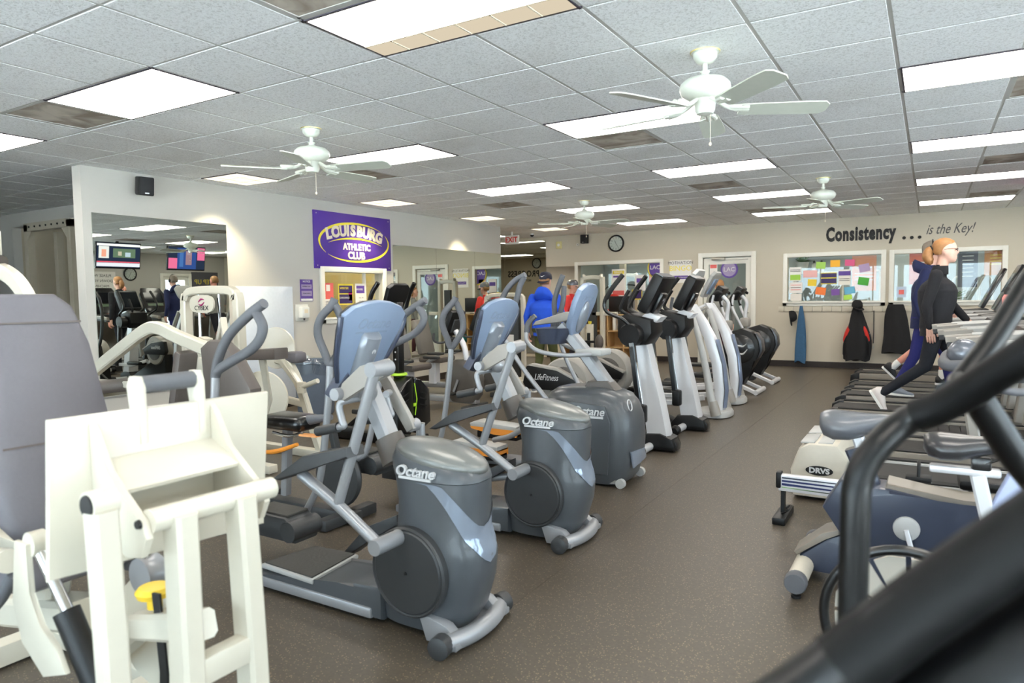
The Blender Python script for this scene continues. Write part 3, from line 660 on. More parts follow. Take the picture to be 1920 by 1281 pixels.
def plant(label, o, r, n, seed):
    rnd = random.Random(seed); t = thing('potted_plant',label,'plant',o); part('pot', G().lathe([(.09,0),(.12,.16),(.125,.18),(.1,.18)]), mat('pot_white',(.9,.9,.88),.4), t)
    g = G()
    for k in range(n):
        a = rnd.uniform(0,6.28); e_ = rnd.uniform(.1,1.3); L = r*rnd.uniform(.6,1.); p = V((0,0,.18)); dd = V((math.cos(a)*math.cos(e_),math.sin(a)*math.cos(e_),math.sin(e_))); s_ = V((-math.sin(a),math.cos(a),0))*L*.16
        q = p+dd*L*.55; e2 = p+dd*L-V((0,0,.12*L)); g.poly([p,q-s_,e2,q+s_])
    part('foliage', g, M_green, t)
plant('trailing green plant at the top left of the noticeboard window',(-2.14,14.45,1.80),.22,50,3); plant('leafy green plant in the second noticeboard window',(.22,14.5,1.02),.42,60,5)
t = thing('wall_shelf','white shelf unit behind the noticeboard window','shelf',(-1.55,14.6,0))
for z in (1.22,1.78): part('board', G().box((0,0,z),(1.5,.3,.03)), M_trim, t)
for x in (-.75,.1,.75): part('upright', G().box((x,0,.9),(.03,.3,1.8)), M_trim, t)
for k,x in enumerate((-1.93,-1.80)):
    t = thing('pump_bottle','white pump bottle with dark cap on the shelf, '+('left' if k == 0 else 'right')+' of the pair','bottle',(x,14.5,1.795),0,'bottles behind the noticeboard'); part('body', G().lathe([(.045,0),(.045,.13),(.02,.16)],seg=14), M_white, t); part('cap', G().lathe([(.02,.16),(.02,.2),(.008,.21)],seg=10), M_ink, t)
t = thing('dining_table','table with black chair backs behind the noticeboard glass','table',(-1.2,15.5,0)); part('top', G().box((0,0,.98),(1.6,.7,.04)), mat('table_tan',(.70,.60,.45),.5), t)
for x in (-.75,.75):
    for y in (-.3,.3): part('leg', G().box((x,y,.48),(.05,.05,.96)), M_ink, t)
for k,x in enumerate((.16,.42,.62,.84)):
    one('white_hoop', G().tube([(x-.09,14.75+.02*k,1.05),(x-.09,14.75+.02*k,1.45),(x-.05,14.75,1.62),(x+.05,14.75,1.62),(x+.09,14.75,1.45),(x+.09,14.75,1.05)],.018,seg=8), M_white, ['leftmost','second','third','rightmost'][k]+' of four white hoop chair backs in the second noticeboard window','hoop','white hoops behind the window')
one('counter', G().box((.4,14.8,.55),(1.2,.35,1.0),bev=.03), M_white, 'white counter below the hoops in the second noticeboard window','counter')
# cubby shelf with counter items
cb = thing('cubby_shelf','light wood cubby shelf near the back wall','shelf',(-6.62,13.0,0)); M_wood = mat('light_wood',(.80,.66,.46),.5,var=.1,scale=12)
CW = .345
for k in range(6): part('upright', G().box((k*CW,.18,.5),(.022,.36,1.0)), M_wood, cb)
for k in range(4): part('shelf_board', G().box((2.5*CW,.18,.011+k*.33),(5*CW+.022,.36,.022)), M_wood, cb)
part('back_panel', G().box((2.5*CW,.355,.5),(5*CW,.008,1.0)), M_wood, cb)
def item(nm,label,cat,g,m,grp='things in the cubby shelf'): return one(nm,g,m,label,cat,grp)
item('gym_bag','black gym bag in the upper left cubby','bag',G().ell((-6.42,13.17,.80),(.13,.14,.11),14),M_dk); item('cup','red cup in an upper cubby','cup',G().lathe([(.03,.685),(.042,.685+.17),(.036,.685+.17),(.03,.7)],(-5.75,13.15,0),'z'),M_rd)
item('gym_bag','dark brown bag in an upper cubby next to the red cup','bag',G().ell((-6.10,13.17,.78),(.12,.13,.09),14),mat('bag_brown',(.28,.2,.16),.7)); item('binder','upright white binder in an upper cubby','binder',G().box((-5.45,13.15,.82),(.06,.25,.27),bev=.005),M_white)
item('gym_bag','teal bag in a middle cubby','bag',G().ell((-5.07,13.15,.447),(.12,.14,.09),14),mat('bag_teal',(.10,.55,.60),.6)); item('shoe_box','tan box in a middle cubby','box',G().box((-6.1,13.17,.42),(.24,.27,.13),bev=.005),mat('box_tan',(.62,.5,.36),.7))
one('towel_stack', G().box((-6.3,13.17,1.066),(.3,.28,.10),bev=.03), M_paper, 'folded white towels on the cubby shelf','towels'); one('paper_stack', G().box((-5.85,13.15,1.032),(.24,.3,.035),rot=.2), M_paper, 'low paper stack on the cubby shelf beside the monitor','papers')
t = thing('monitor','black monitor back on the cubby shelf','monitor',(-5.35,13.15,1.014)); part('screen', G().box((0,0,.20),(.52,.03,.32),bev=.008), M_black, t); part('stand', G().box((0,.05,.05),(.06,.02,.14)).box((0,.05,.006),(.22,.16,.012)), M_black, t)
# lettering and clock on the rear side of the weights room wall (seen in the end mirror)
tag(text('wall_lettering','PROGRESS',.30,M_ink,None,face_to((-12.45,6.455,2.18),(0,1,0)),bold=.008,space=1.1,xs=.85),'black word PROGRESS seen reversed in the far end mirror','lettering')
tag(text('wall_lettering','NOT PERFECTION',.10,M_ink,None,face_to((-12.55,6.455,1.95),(0,1,0)),bold=.002),'small black line of lettering under PROGRESS in the mirror','lettering')
clock('round clock of the weights room seen in the far end mirror',(-11.9,6.455,2.55),(0,1,0))
# televisions and wall things at the right, seen in the first mirror
def tv(label, o, rz, scr):
    t = thing('television',label,'television',o,rz); mt = Matrix.Rotation(R(-8),4,'Y')
    def P(nm,g,m,par=t): g.b.transform(mt); return part(nm,g,m,par)
    b = P('case', G().box((0,0,0),(.05,1.0,.58),bev=.006), M_black); s_ = P('screen', G().box((-.027,0,.008),(.004,.96,.53)), emis('screen_base_'+label[:6],(.02,.03,.06),1.), b)
    for k,(y,z,w_,h_,c,st) in enumerate(scr): P('picture', G().box((-.0305-.0006*k,y,z),(.002,w_,h_)), emis('scr%d%s' % (k,label[:6]),c,st), b)
    P('bracket', G().box((.06,0,.3),(.05,.05,.45)), M_black)
# local -x faces the room; y to the left as seen from the room
tv('left hanging television showing a news programme',(1.25,8.80,2.42),0,[(.0,.235,.96,.05,(.9,.9,.9),1.),(.0,-.2,.96,.08,(.75,.75,.85),1.),(.0,-.14,.96,.025,(.7,.1,.15),1.),(-.33,.07,.22,.26,(.75,.75,.75),1.),(-.33,.05,.1,.16,(.8,.35,.25),1.),(.12,.06,.5,.2,(.12,.18,.12),1.),(.2,.03,.12,.1,(.45,.55,.65),1.),(.02,.05,.08,.09,(.5,.45,.35),1.)])
tv('right hanging television showing a fitness show',(1.25,10.45,2.42),0,[(.38,.12,.2,.3,(.75,.15,.30),1.),(-.36,-.12,.22,.25,(.75,.15,.30),1.),(0,.0,.5,.5,(.03,.07,.25),1.),(.05,.02,.16,.34,(.30,.18,.22),1.),(.05,.14,.1,.1,(.35,.25,.3),1.),(-.14,.0,.1,.4,(.06,.15,.4),1.)])
clock('round clock on the right wall below the televisions',(XR,11.0,2.15),(-1,0,0))
poster('wall_poster','grey poster with yellow letters on the right wall',(XR,13.3,1.75),(-1,0,0),.9,1.0,mat('poster_grey',(.35,.35,.38),.6),[],[('STEP UP',0,.2,.2,M_yel),('PUSH ON',0,-.1,.2,M_yel)])
poster('wall_poster','white rules sheet on the right wall',(XR,10.2,1.95),(-1,0,0),.8,.5,M_paper,[],[('PLEASE WIPE',0,.14,.1,M_ink),('DOWN YOUR',0,0,.1,M_ink),('MACHINE',0,-.14,.1,M_ink)])
d2 = casing('door_2','x',XR,-1,(11.95,12.75,0,2.1),w=.09,sill=False,bottom=False); part('door_glass', G().box((XR+.05,12.35,1.05),(.01,.8,2.1)), M_glass, d2); part('leaf_frame', G().box((XR+.05,12.0,1.05),(.045,.1,2.1)).box((XR+.05,12.7,1.05),(.045,.1,2.1)).box((XR+.05,12.35,.1),(.045,.6,.2)).box((XR+.05,12.35,2.05),(.045,.6,.1)), M_trim, d2)

t = thing('office_machine','cream weight machine seen through the large office window','weight machine',(-6.25,15.6,0)); part('frame', G().tube([(-.3,0,.03),(-.3,0,1.7),(-.22,0,1.85),(.22,0,1.85),(.3,0,1.7),(.3,0,.03)],0,n=4,flat=(.08,.08)), M_cream, t); part('stack', G().box((0,0,.6),(.3,.2,1.1)), M_ink, t); part('lat_bar', G().tube([(-.5,-.1,1.5),(-.3,-.1,1.62),(.3,-.1,1.62),(.5,-.1,1.5)],.015,seg=8), M_ink, t)
t = thing('office_rack','dark equipment rack seen through the large office window','rack',(-5.2,16.2,0))
for z in (.5,1.0,1.5): part('shelf', G().box((0,0,z),(1.1,.4,.04)), M_ink, t)
for x in (-.55,.55): part('upright', G().box((x,0,.85),(.05,.4,1.7)), M_ink, t)
for k in range(5): one('dumbbell', G().lathe([(.05,-.12),(.06,-.11),(.06,-.05),(.018,-.045),(.018,.045),(.06,.05),(.06,.11),(.05,.12)],(-5.6+k*.2,16.15,1.585),'y',14), M_dk, ['leftmost','second','third','fourth','rightmost'][k]+' dark dumbbell on the office rack','dumbbell','dumbbells on the office rack')
struct('wall_office_column', G().box((-5.85,14.5,H/2),(.12,.12,H)), M_cream)

# ================================================================== machines: local +x is the front, y left, z up
M_oc = mat('octane_charcoal',(.285,.30,.315),.36,coat=.15,var=.03); M_oct = mat('octane_top',(.46,.465,.455),.30,.3,var=.03); M_ocb = mat('octane_console',(.50,.56,.65),.35,.1,var=.02)
M_visor = mat('octane_visor',(.56,.60,.66),.10,.35,var=.02); M_sil = mat('silver_paint',(.60,.605,.615),.33,.35,var=.02); M_sil2 = mat('silver_bright',(.87,.87,.88),.28,.25,var=.02)
M_chrome = mat('chrome',(.85,.85,.85),.12,1.,var=0.); M_grip = mat('grip_grey',(.36,.365,.38),.65,var=.06); M_dgrey = mat('dark_grey_plastic',(.20,.205,.21),.45)
M_pedal = mat('pedal_rubber',(.22,.215,.20),.75,bump=.4,scale=60); M_cy = mat('white_enamel',(.81,.785,.72),.32,coat=.2,var=.02); M_vin = mat('grey_vinyl',(.40,.39,.41),.5,bump=.1,scale=90,var=.05)
M_vind = mat('brown_grey_vinyl',(.36,.33,.31),.5,bump=.1,scale=90); M_navy = mat('bike_slate',(.21,.235,.30),.35,coat=.2); M_bluep = mat('pale_blue_panel',(.66,.70,.82),.35)
M_orange = mat('orange_trim',(.88,.55,.18),.45); M_lime = mat('lime_trim',(.70,.88,.20),.45); M_ltg = mat('light_grey_plastic',(.68,.68,.67),.38); M_tan = mat('tan_grey_plastic',(.60,.58,.55),.4)
M_logo = mat('logo_silver',(.82,.82,.82),.35,.2); M_belt = mat('tread_belt',(.15,.145,.14),.6,bump=.2,scale=80); M_brownpl = mat('dark_taupe_plastic',(.33,.31,.29),.4)

HS = [(.03,-.45,-.04,.13),(.12,-.45,.02,.15),(.25,-.42,.06,.162),(.35,-.40,.07,.16),(.40,-.37,.055,.155),(.43,-.355,.035,.15),(.55,-.35,.045,.142),(.655,-.37,.05,.136)]
def hs(z):
    for a,b in zip(HS,HS[1:]):
        if a[0] <= z <= b[0]:
            t = (z-a[0])/(b[0]-a[0]); return [a[k]+(b[k]-a[k])*t for k in (1,2,3)]
    q = HS[0] if z < HS[0][0] else HS[-1]; return list(q[1:])
def octane(loc, label):
    t = thing('elliptical_trainer', label, 'elliptical', loc, 0, 'charcoal elliptical trainers')
    h = part('drive_housing', G().loft([sect((a+b)/2,0,z,(b-a)/2,w,2.8,36) for z,a,b,w in HS]), M_oc, t, sharp=50)
    # bellows and cap
    part('top_cap', G().loft([sect((a+b)/2,0,z,(b-a)/2,w,n_,36) for z,a,b,w,n_ in [(.658,-.372,.052,.138,2.8),(.69,-.385,.045,.136,2.7),(.725,-.395,.0,.126,2.5),(.76,-.385,-.06,.105,2.3),(.785,-.36,-.12,.075,2.1),(.797,-.32,-.18,.035,2)]]), M_oc, t, sharp=60)
    part('top_lens', G().ell((-.165,0,.735),(.225,.130,.062),28,Matrix.Rotation(R(9.5),4,'Y')), M_oct, t, sharp=80)
    g = G(); rows = []
    for k in range(29):
        a = R(-112+224*k/28); s_ = abs(k-14)/14; zc = .395+.36*s_**1.15; hw = .062*(1-s_)+.010; row = []
        for q in range(5):
            z = min(max(zc-hw+2*hw*q/4,.04),.65); x0,x1,w = hs(z); c,sn = math.cos(a),math.sin(a); n_ = 2.8; o_ = .004
            row.append(g.b.verts.new(V(((x0+x1)/2+((x1-x0)/2+o_)*math.copysign(abs(c)**(2/n_),c),(w+o_)*math.copysign(abs(sn)**(2/n_),sn),z))))
        rows.append(row)
    for r1,r2 in zip(rows,rows[1:]):
        for q in range(4): g.b.faces.new((r1[q],r2[q],r2[q+1],r1[q+1]))
    part('front_visor', g, M_visor, t, 'glossy silver visor band')
    for s_ in (-1,1):
        d = part('crank_disc', G().lathe([(.185,0),(.187,.03),(.18,.04),(.178,.036),(.172,.034),(.165,.04),(.05,.043),(.01,.043)],(-.215,.148*s_,.285),(0,s_,0),44), M_dgrey, t)
        part('hub_bolt', G().lathe([(.008,0),(.006,.006)],(-.215,.19*s_,.285),(0,s_,0),8), M_ink, d)
    lg = text('logo','Octane',.060,M_logo,h,face_to((-.20,-.1385,.692),(0,-1,.0)),bold=.0012,shear=.25,depth=.006,xs=1.12); part('logo_bar', G().box((-.20,-.139,.665),(.165,.008,.011)), M_logo, h)
    part('emblem', G().tube([(-.03+.032*math.cos(a),.032*math.sin(a)*1.2,.752-.006*math.cos(a)) for a in [k*PI/6 for k in range(12)]],.004,seg=6,closed=True,n=2).ell((-.03,0,.752),(.014,.018,.006),10), M_logo, t)
    # base
    b = part('base_frame', G().prism([(-.40,.02),(-.40,.17),(-.56,.16),(-.66,.12),(-1.22,.09),(-1.22,.02)],'xz',-.14,.14,bev=.02), M_oc, t)
    part('base_rail', G().box((-.85,0,.045),(.80,.30,.05),bev=.012), M_sil, t)
    part('step_border', G().prism([(-1.17,-.13),(-1.12,.17),(-.84,.19),(-.80,-.15)],'xy',.10,.125,bev=.008), M_ltg, t); part('step_pad', G().prism([(-1.155,-.118),(-1.108,.158),(-.852,.175),(-.815,-.137)],'xy',.12,.131), M_pedal, t)
    part('front_skirt', G().prism([(-.12,-.13),(.0,-.2),(.035,-.2),(.035,.2),(.0,.2),(-.12,.13)],'xy',.022,.05,bev=.005), M_sil, t)
    s_ = part('front_stabilizer', G().tube([(-.015,-.20,.045),(.02,-.1,.045),(.03,0,.045),(.02,.1,.045),(-.015,.20,.045)],.036,seg=14), M_sil, t)
    for y in (-1,1): part('end_wheel', G().lathe([(.03,-.03),(.045,-.025),(.045,.025),(.03,.032),(.012,.034)],(-.02,.225*y,.045),(.15,y,0),20), M_dgrey, t)
    for y in (-1,1): part('side_skirt', G().prism([(-.17,.13),(-.13,.02),(.03,.022),(.03,.05),(-.03,.10)],'xz',.125*y,.175*y,bev=.004), M_sil, t)
    part('power_socket', G().box((-.12,-.145,.075),(.05,.02,.028)), M_ink, t)
    part('mast_boot', G().cyl((-.40,0,.69),(-.455,0,.79),.075,.062,20), M_brownpl, t); part('mast', G().bar([(-.42,0,.72),(-.53,0,.93),(-.60,0,1.06)],.085,.075), M_sil, t)
    # console
    mt = face_to((-.57,0,1.215),(.905,0,-.425)); cg = [(-.10,-.205),(-.15,-.10),(-.185,.05),(-.195,.13),(-.15,.165),(-.08,.185),(0,.192),(.08,.185),(.15,.165),(.195,.13),(.185,.05),(.15,-.10),(.10,-.205)]
    g = G().prism(cg,'xy',-.012,.014,bev=.006); g.b.transform(mt); c = part('console', g, M_ocb, t)
    g = G().prism([(u*.97,v*.97) for u,v in cg],'xy',-.03,-.012,bev=.006); g.b.transform(mt); part('console_face', g, M_dgrey, c)
    g = G().loft([[(x*.055*k,-.16+.0*k+zz,.01+.05*k2*math.sqrt(max(0,1-x*x))) for x in [q/6 for q in range(-6,7)]]+[(.055*k,-.16+zz,.0),(-.055*k,-.16+zz,.0)] for k,zz,k2 in ((.9,-.10,.9),(1,.0,1),(1.05,.12,1.05),(1.05,.19,1.0),(.9,.205,.4))]); g.b.transform(mt); part('console_spine', g, mat('spine_silver',(.53,.55,.58),.3,.35), c, sharp=50)
    g = G().lathe([(.012,.0),(.012,.004)],(0,-.03,.058)); g.b.transform(mt); part('spine_bolt', g, M_logo, c)
    for y in (-1,1):
        g = G().tube([(y*.10,-.20,.0),(y*.165,-.08,.012),(y*.20,.06,.012),(y*.205,.12,.0)],.012,seg=8); g.b.transform(mt); part('console_trim', g, M_navy, c)
        g = G().prism([(y*.07,-.15),(y*.10,-.20),(y*.13,-.27),(y*.05,-.29),(y*.02,-.2)],'xy',-.03,.02,bev=.006); g.b.transform(mt); part('console_wing', g, M_navy, c)
    text('console_logo','Octane',.07,mat('tone_logo',(.48,.53,.60),.4),c,mt @ Matrix.Translation((0,.085,.0145)),bold=.001,shear=.25,depth=.0006)
    g = G().box((0,.045,.0145),(.2,.009,.001)); g.b.transform(mt); part('console_logo_bar', g, MATS['tone_logo'], c)
    # static handles
    for y in (-1,1):
        b = part('static_handle', G().tube([(-.50,.04*y,.97),(-.55,.12*y,.965),(-.595,.15*y,.945),(-.58,.155*y,.88),(-.57,.155*y,.855),(-.60,.155*y,.845)],.016,seg=10), M_sil, t); part('grip', G().tube([(-.60,.155*y,.845),(-.73,.155*y,.815)],.022,seg=12), M_dgrey, b)
    # near side linkage (pedal up) and far side linkage (pedal down)
    def linkage(y, crank, knee, end, blade, top, rock):
        s_ = 1 if y > 0 else -1
        a = part('pedal_arm', G().tube([(crank[0],y,crank[1]),(knee[0],y,knee[1]),(end[0],y,end[1])],.024,seg=12), M_sil, t)
        part('crank_pin', G().cyl((crank[0],y+.035*s_,crank[1]),(crank[0],.185*s_,crank[1]),.032), M_sil, a)
        part('link_blade', G().prism(blade,'xz',y-.05,y+.05,bev=.008), M_dgrey, t)
        part('hanger_strut', G().tube([(top[0],y,top[1]),(knee[0],y,knee[1])],.022,seg=12), M_sil, t)
        r = part('rocker_plate', G().prism(rock,'xz',y*.72-.014,y*.72+.014,bev=.005), M_tan, t)
        part('rocker_joint', G().cyl((top[0],y-.03,top[1]),(top[0],y*.72,top[1]),.03), M_sil, r)
    linkage(-.30,(-.25,.43),(-.47,.56),(-.68,.665),[(-.81,.635),(-.62,.755),(-.37,.815),(-.36,.775),(-.58,.705),(-.76,.635)],(-.25,1.125),[(-.53,.985),(-.49,.975),(-.38,1.045),(-.26,1.09),(-.23,1.125),(-.26,1.16),(-.40,1.125),(-.50,1.05)])
    part('rocker_pivot', G().cyl((-.515,-.26,1.005),(-.515,-.03,1.005),.026).ell((-.48,-.10,1.0),(.045,.045,.045),12), M_sil, t)
    linkage(.28,(-.16,.15),(-.50,.24),(-.80,.20),[(-.98,.10),(-.83,.25),(-.62,.345),(-.62,.29),(-.80,.19),(-.95,.08)],(-.50,.80),[(-.72,1.08),(-.68,1.10),(-.60,1.0),(-.48,.83),(-.47,.79),(-.51,.77),(-.60,.90)])
    # moving arms with loop grips
    def arm(y, rod, loop, ped):
        a = part('moving_arm', G().tube([(x,y,z) for x,z in rod],.019,seg=12), M_sil, t); part('loop_grip', G().tube([(x,y+dy,z) for x,z,dy in loop],.0215,seg=12), M_grip, a)
        p = part('pedal', G().prism([(ped[0]-.20,ped[1]-.13),(ped[0]-.20,ped[1]-.02),(ped[0]-.15,ped[1]),(ped[0]+.12,ped[1]),(ped[0]+.20,ped[1]-.05),(ped[0]+.18,ped[1]-.13)],'xz',y*.62-.09,y*.62+.09,bev=.02), M_dgrey, t)
        part('pedal_pad', G().box((ped[0]-.01,y*.62,ped[1]+.004),(.27,.145,.014),bev=.005), M_pedal, p); part('pedal_hub', G().cyl((ped[0]+.15,y*.62-.095,ped[1]-.07),(ped[0]+.15,y*.62+.095,ped[1]-.07),.055), M_dgrey, p)
    arm(-.36,[(-1.14,1.06),(-1.155,.95),(-1.20,.75),(-1.28,.47),(-1.36,.40)],[(-.80,1.385,0),(-.90,1.335,0),(-1.03,1.25,0),(-1.11,1.15,0),(-1.14,1.06,0),(-1.12,1.09,0),(-1.02,1.135,0),(-.90,1.185,0),(-.835,1.235,0),(-.815,1.29,0),(-.85,1.345,0)],(-1.45,.42))
    arm(.29,[(-1.10,1.06),(-1.115,.90),(-1.16,.62),(-1.21,.41),(-1.31,.25)],[(-1.06,1.40,.01),(-1.075,1.365,.0),(-1.125,1.30,-.03),(-1.145,1.22,-.035),(-1.12,1.12,-.015),(-1.10,1.06,0),(-1.07,1.10,.02),(-1.03,1.18,.04),(-1.035,1.26,.045),(-1.055,1.33,.03),(-1.065,1.37,.01)],(-1.38,.27))
    return t
o1 = octane((-1.58,2.31,0),'nearest charcoal elliptical trainer with a blue-grey console back')
def again(src, loc, label, rz=0.):
    c = copy_tree(src); c.location = loc; c['label'] = label; c.rotation_euler = (0,0,rz); return c
again(o1,(-1.68,3.52,0),'second charcoal elliptical trainer behind the nearest one')

def octane3(loc):
    t = thing('elliptical_trainer','third charcoal elliptical with the bulky rounded housing and silver post','elliptical',loc,0,'charcoal elliptical trainers')
    S = [(.02,-.34,.05,.22),(.06,-.36,.08,.24),(.20,-.40,.125,.25),(.35,-.44,.135,.25),(.50,-.52,.125,.245),(.60,-.58,.09,.235),(.66,-.56,.04,.21),(.70,-.50,-.06,.17),(.712,-.42,-.14,.11)]
    h = part('drive_housing', G().loft([sect((a+b)/2,0,z,(b-a)/2,w,3.6,40) for z,a,b,w in S]), M_oc, t, sharp=50)
    part('side_panel', G().prism([(-.40,.10),(-.43,.40),(-.46,.60),(-.28,.62),(-.04,.60),(.0,.48),(-.02,.10)],'xz',-.256,-.236,bev=.008), M_oc, h)
    part('front_glint', G().prism([(-.17,.27),(.10,.25),(.14,.17),(-.12,.14)],'yz',.118,.134,bev=.004), M_visor, h)
    text('logo','Octane',.085,M_logo,h,face_to((-.17,-.258,.555),(0,-1,0)),bold=.0015,shear=.25,depth=.004,xs=1.0); part('logo_bar', G().box((-.17,-.258,.515),(.24,.006,.016)), M_logo, h)
    part('emblem', G().tube([(.10-.02*math.sin(a)*.5,-.12+.0*a+.035*math.cos(a),.60+.04*math.sin(a)) for a in [k*PI/5 for k in range(10)]],.004,seg=6,closed=True,n=2), M_logo, t)
    for y in (-.2,.2):
        a = part('wheel_axle', G().box((.03,y,.045),(.1,.03,.03)), M_chrome, t); part('wheel', G().lathe([(.02,-.02),(.035,-.018),(.035,.018),(.02,.02)],(.06,y,.036),'y',16), M_ltg, a)
    part('rear_rail', G().box((-.85,0,.05),(1.0,.16,.07),bev=.015), M_sil, t); part('rear_foot', G().box((-1.30,0,.04),(.08,.5,.07),bev=.015), M_dgrey, t)
    part('mast_boot', G().prism([(-.30,.69),(-.26,.75),(-.10,.76),(-.03,.69)],'xz',-.07,.07,bev=.01), M_brownpl, t); m_ = part('mast', G().bar([(-.12,0,.72),(-.30,0,.95),(-.50,0,1.17)],.11,.085), M_sil, t)
    part('mast_collar', G().box((-.24,0,.97),(.22,.2,.05),bev=.015), M_ltg, m_)
    part('head_bar', G().prism([(-.75,1.165),(-.72,1.20),(-.46,1.275),(-.38,1.27),(-.38,1.235),(-.46,1.20)],'xz',-.045,.045,bev=.01), M_tan, t)
    mt = face_to((-.33,0,1.30),(.93,0,-.36)); g = G().prism([(-.05,-.22),(-.14,-.13),(-.17,.05),(-.15,.15),(-.08,.195),(0,.205),(.08,.195),(.15,.15),(.17,.05),(.14,-.13),(.05,-.22)],'xy',-.03,.02,bev=.012); g.b.transform(mt); c = part('console', g, M_ocb, t)
    text('console_logo','Octane',.06,MATS['tone_logo'],c,mt @ Matrix.Translation((0,.09,.021)),shear=.25,depth=.0006); g = G().ell((0,-.06,.02),(.06,.13,.035),14); g.b.transform(mt); part('console_spine', g, MATS['spine_silver'], c)
    b = part('static_handle', G().tube([(-.20,-.12,.96),(-.40,-.21,.955),(-.58,-.25,.985),(-.68,-.24,1.05),(-.70,-.22,1.13)],.017,seg=10).tube([(-.20,.12,.96),(-.40,.21,.955),(-.58,.25,.985),(-.68,.24,1.05),(-.70,.22,1.13)],.017,seg=10), M_sil, t)
    for y in (-1,1): part('grip', G().tube([(-.70,.22*y,1.12),(-.69,.21*y,1.19),(-.63,.20*y,1.25)],.02,seg=10), M_grip, b)
    part('bottle_tray', G().loft([sect(-.56,0,1.03,.10,.16,3),sect(-.54,0,1.15,.15,.19,3)]), M_navy, t)
    for y,rod,loop in ((-.33,[(-.44,.60),(-.68,.87),(-.87,1.14)],[(-.64,1.56),(-.74,1.51),(-.83,1.41),(-.87,1.28),(-.87,1.14),(-.83,1.20),(-.77,1.27),(-.72,1.37),(-.69,1.47),(-.65,1.54)]),(.33,[(-.50,.62),(-.64,.88),(-.72,1.10)],[(-.66,1.57),(-.70,1.48),(-.74,1.36),(-.74,1.26),(-.72,1.10),(-.69,1.24),(-.66,1.36),(-.65,1.48)])):
        a = part('moving_arm', G().tube([(x,y,z) for x,z in rod],.018,seg=12), M_sil, t); part('loop_grip', G().tube([(x,y,z) for x,z in loop],.022,seg=12), M_grip, a); s_ = 1 if y > 0 else -1
        part('arm_shoulder', G().cyl((rod[0][0],y-.05,.585),(rod[0][0],y+.05,.585),.055), M_oc, t); part('pedal_arm', G().tube([(rod[0][0],y,.58),(-.75,y,.35),(-1.0,y*.7,.26)],.022), M_sil, t)
        z = .20 if y < 0 else .31; yy = -.14 if y < 0 else .16
        p = part('pedal', G().prism([(-1.44,z-.03),(-1.45,z),(-1.40,z+.02),(-1.10,z+.005),(-.98,z),(-.98,z-.04)],'xz',yy-.085,yy+.085,bev=.01), M_ltg, t); part('orange_band', G().prism([(-1.43,z-.045),(-1.44,z-.025),(-.98,z-.03),(-.98,z-.085),(-1.2,z-.08)],'xz',yy-.087,yy+.087), M_orange, p); part('under_shell', G().box((-1.18,yy,z-.09),(.40,.15,.06),bev=.01), M_black, p)
octane3((-1.95,4.83,0))

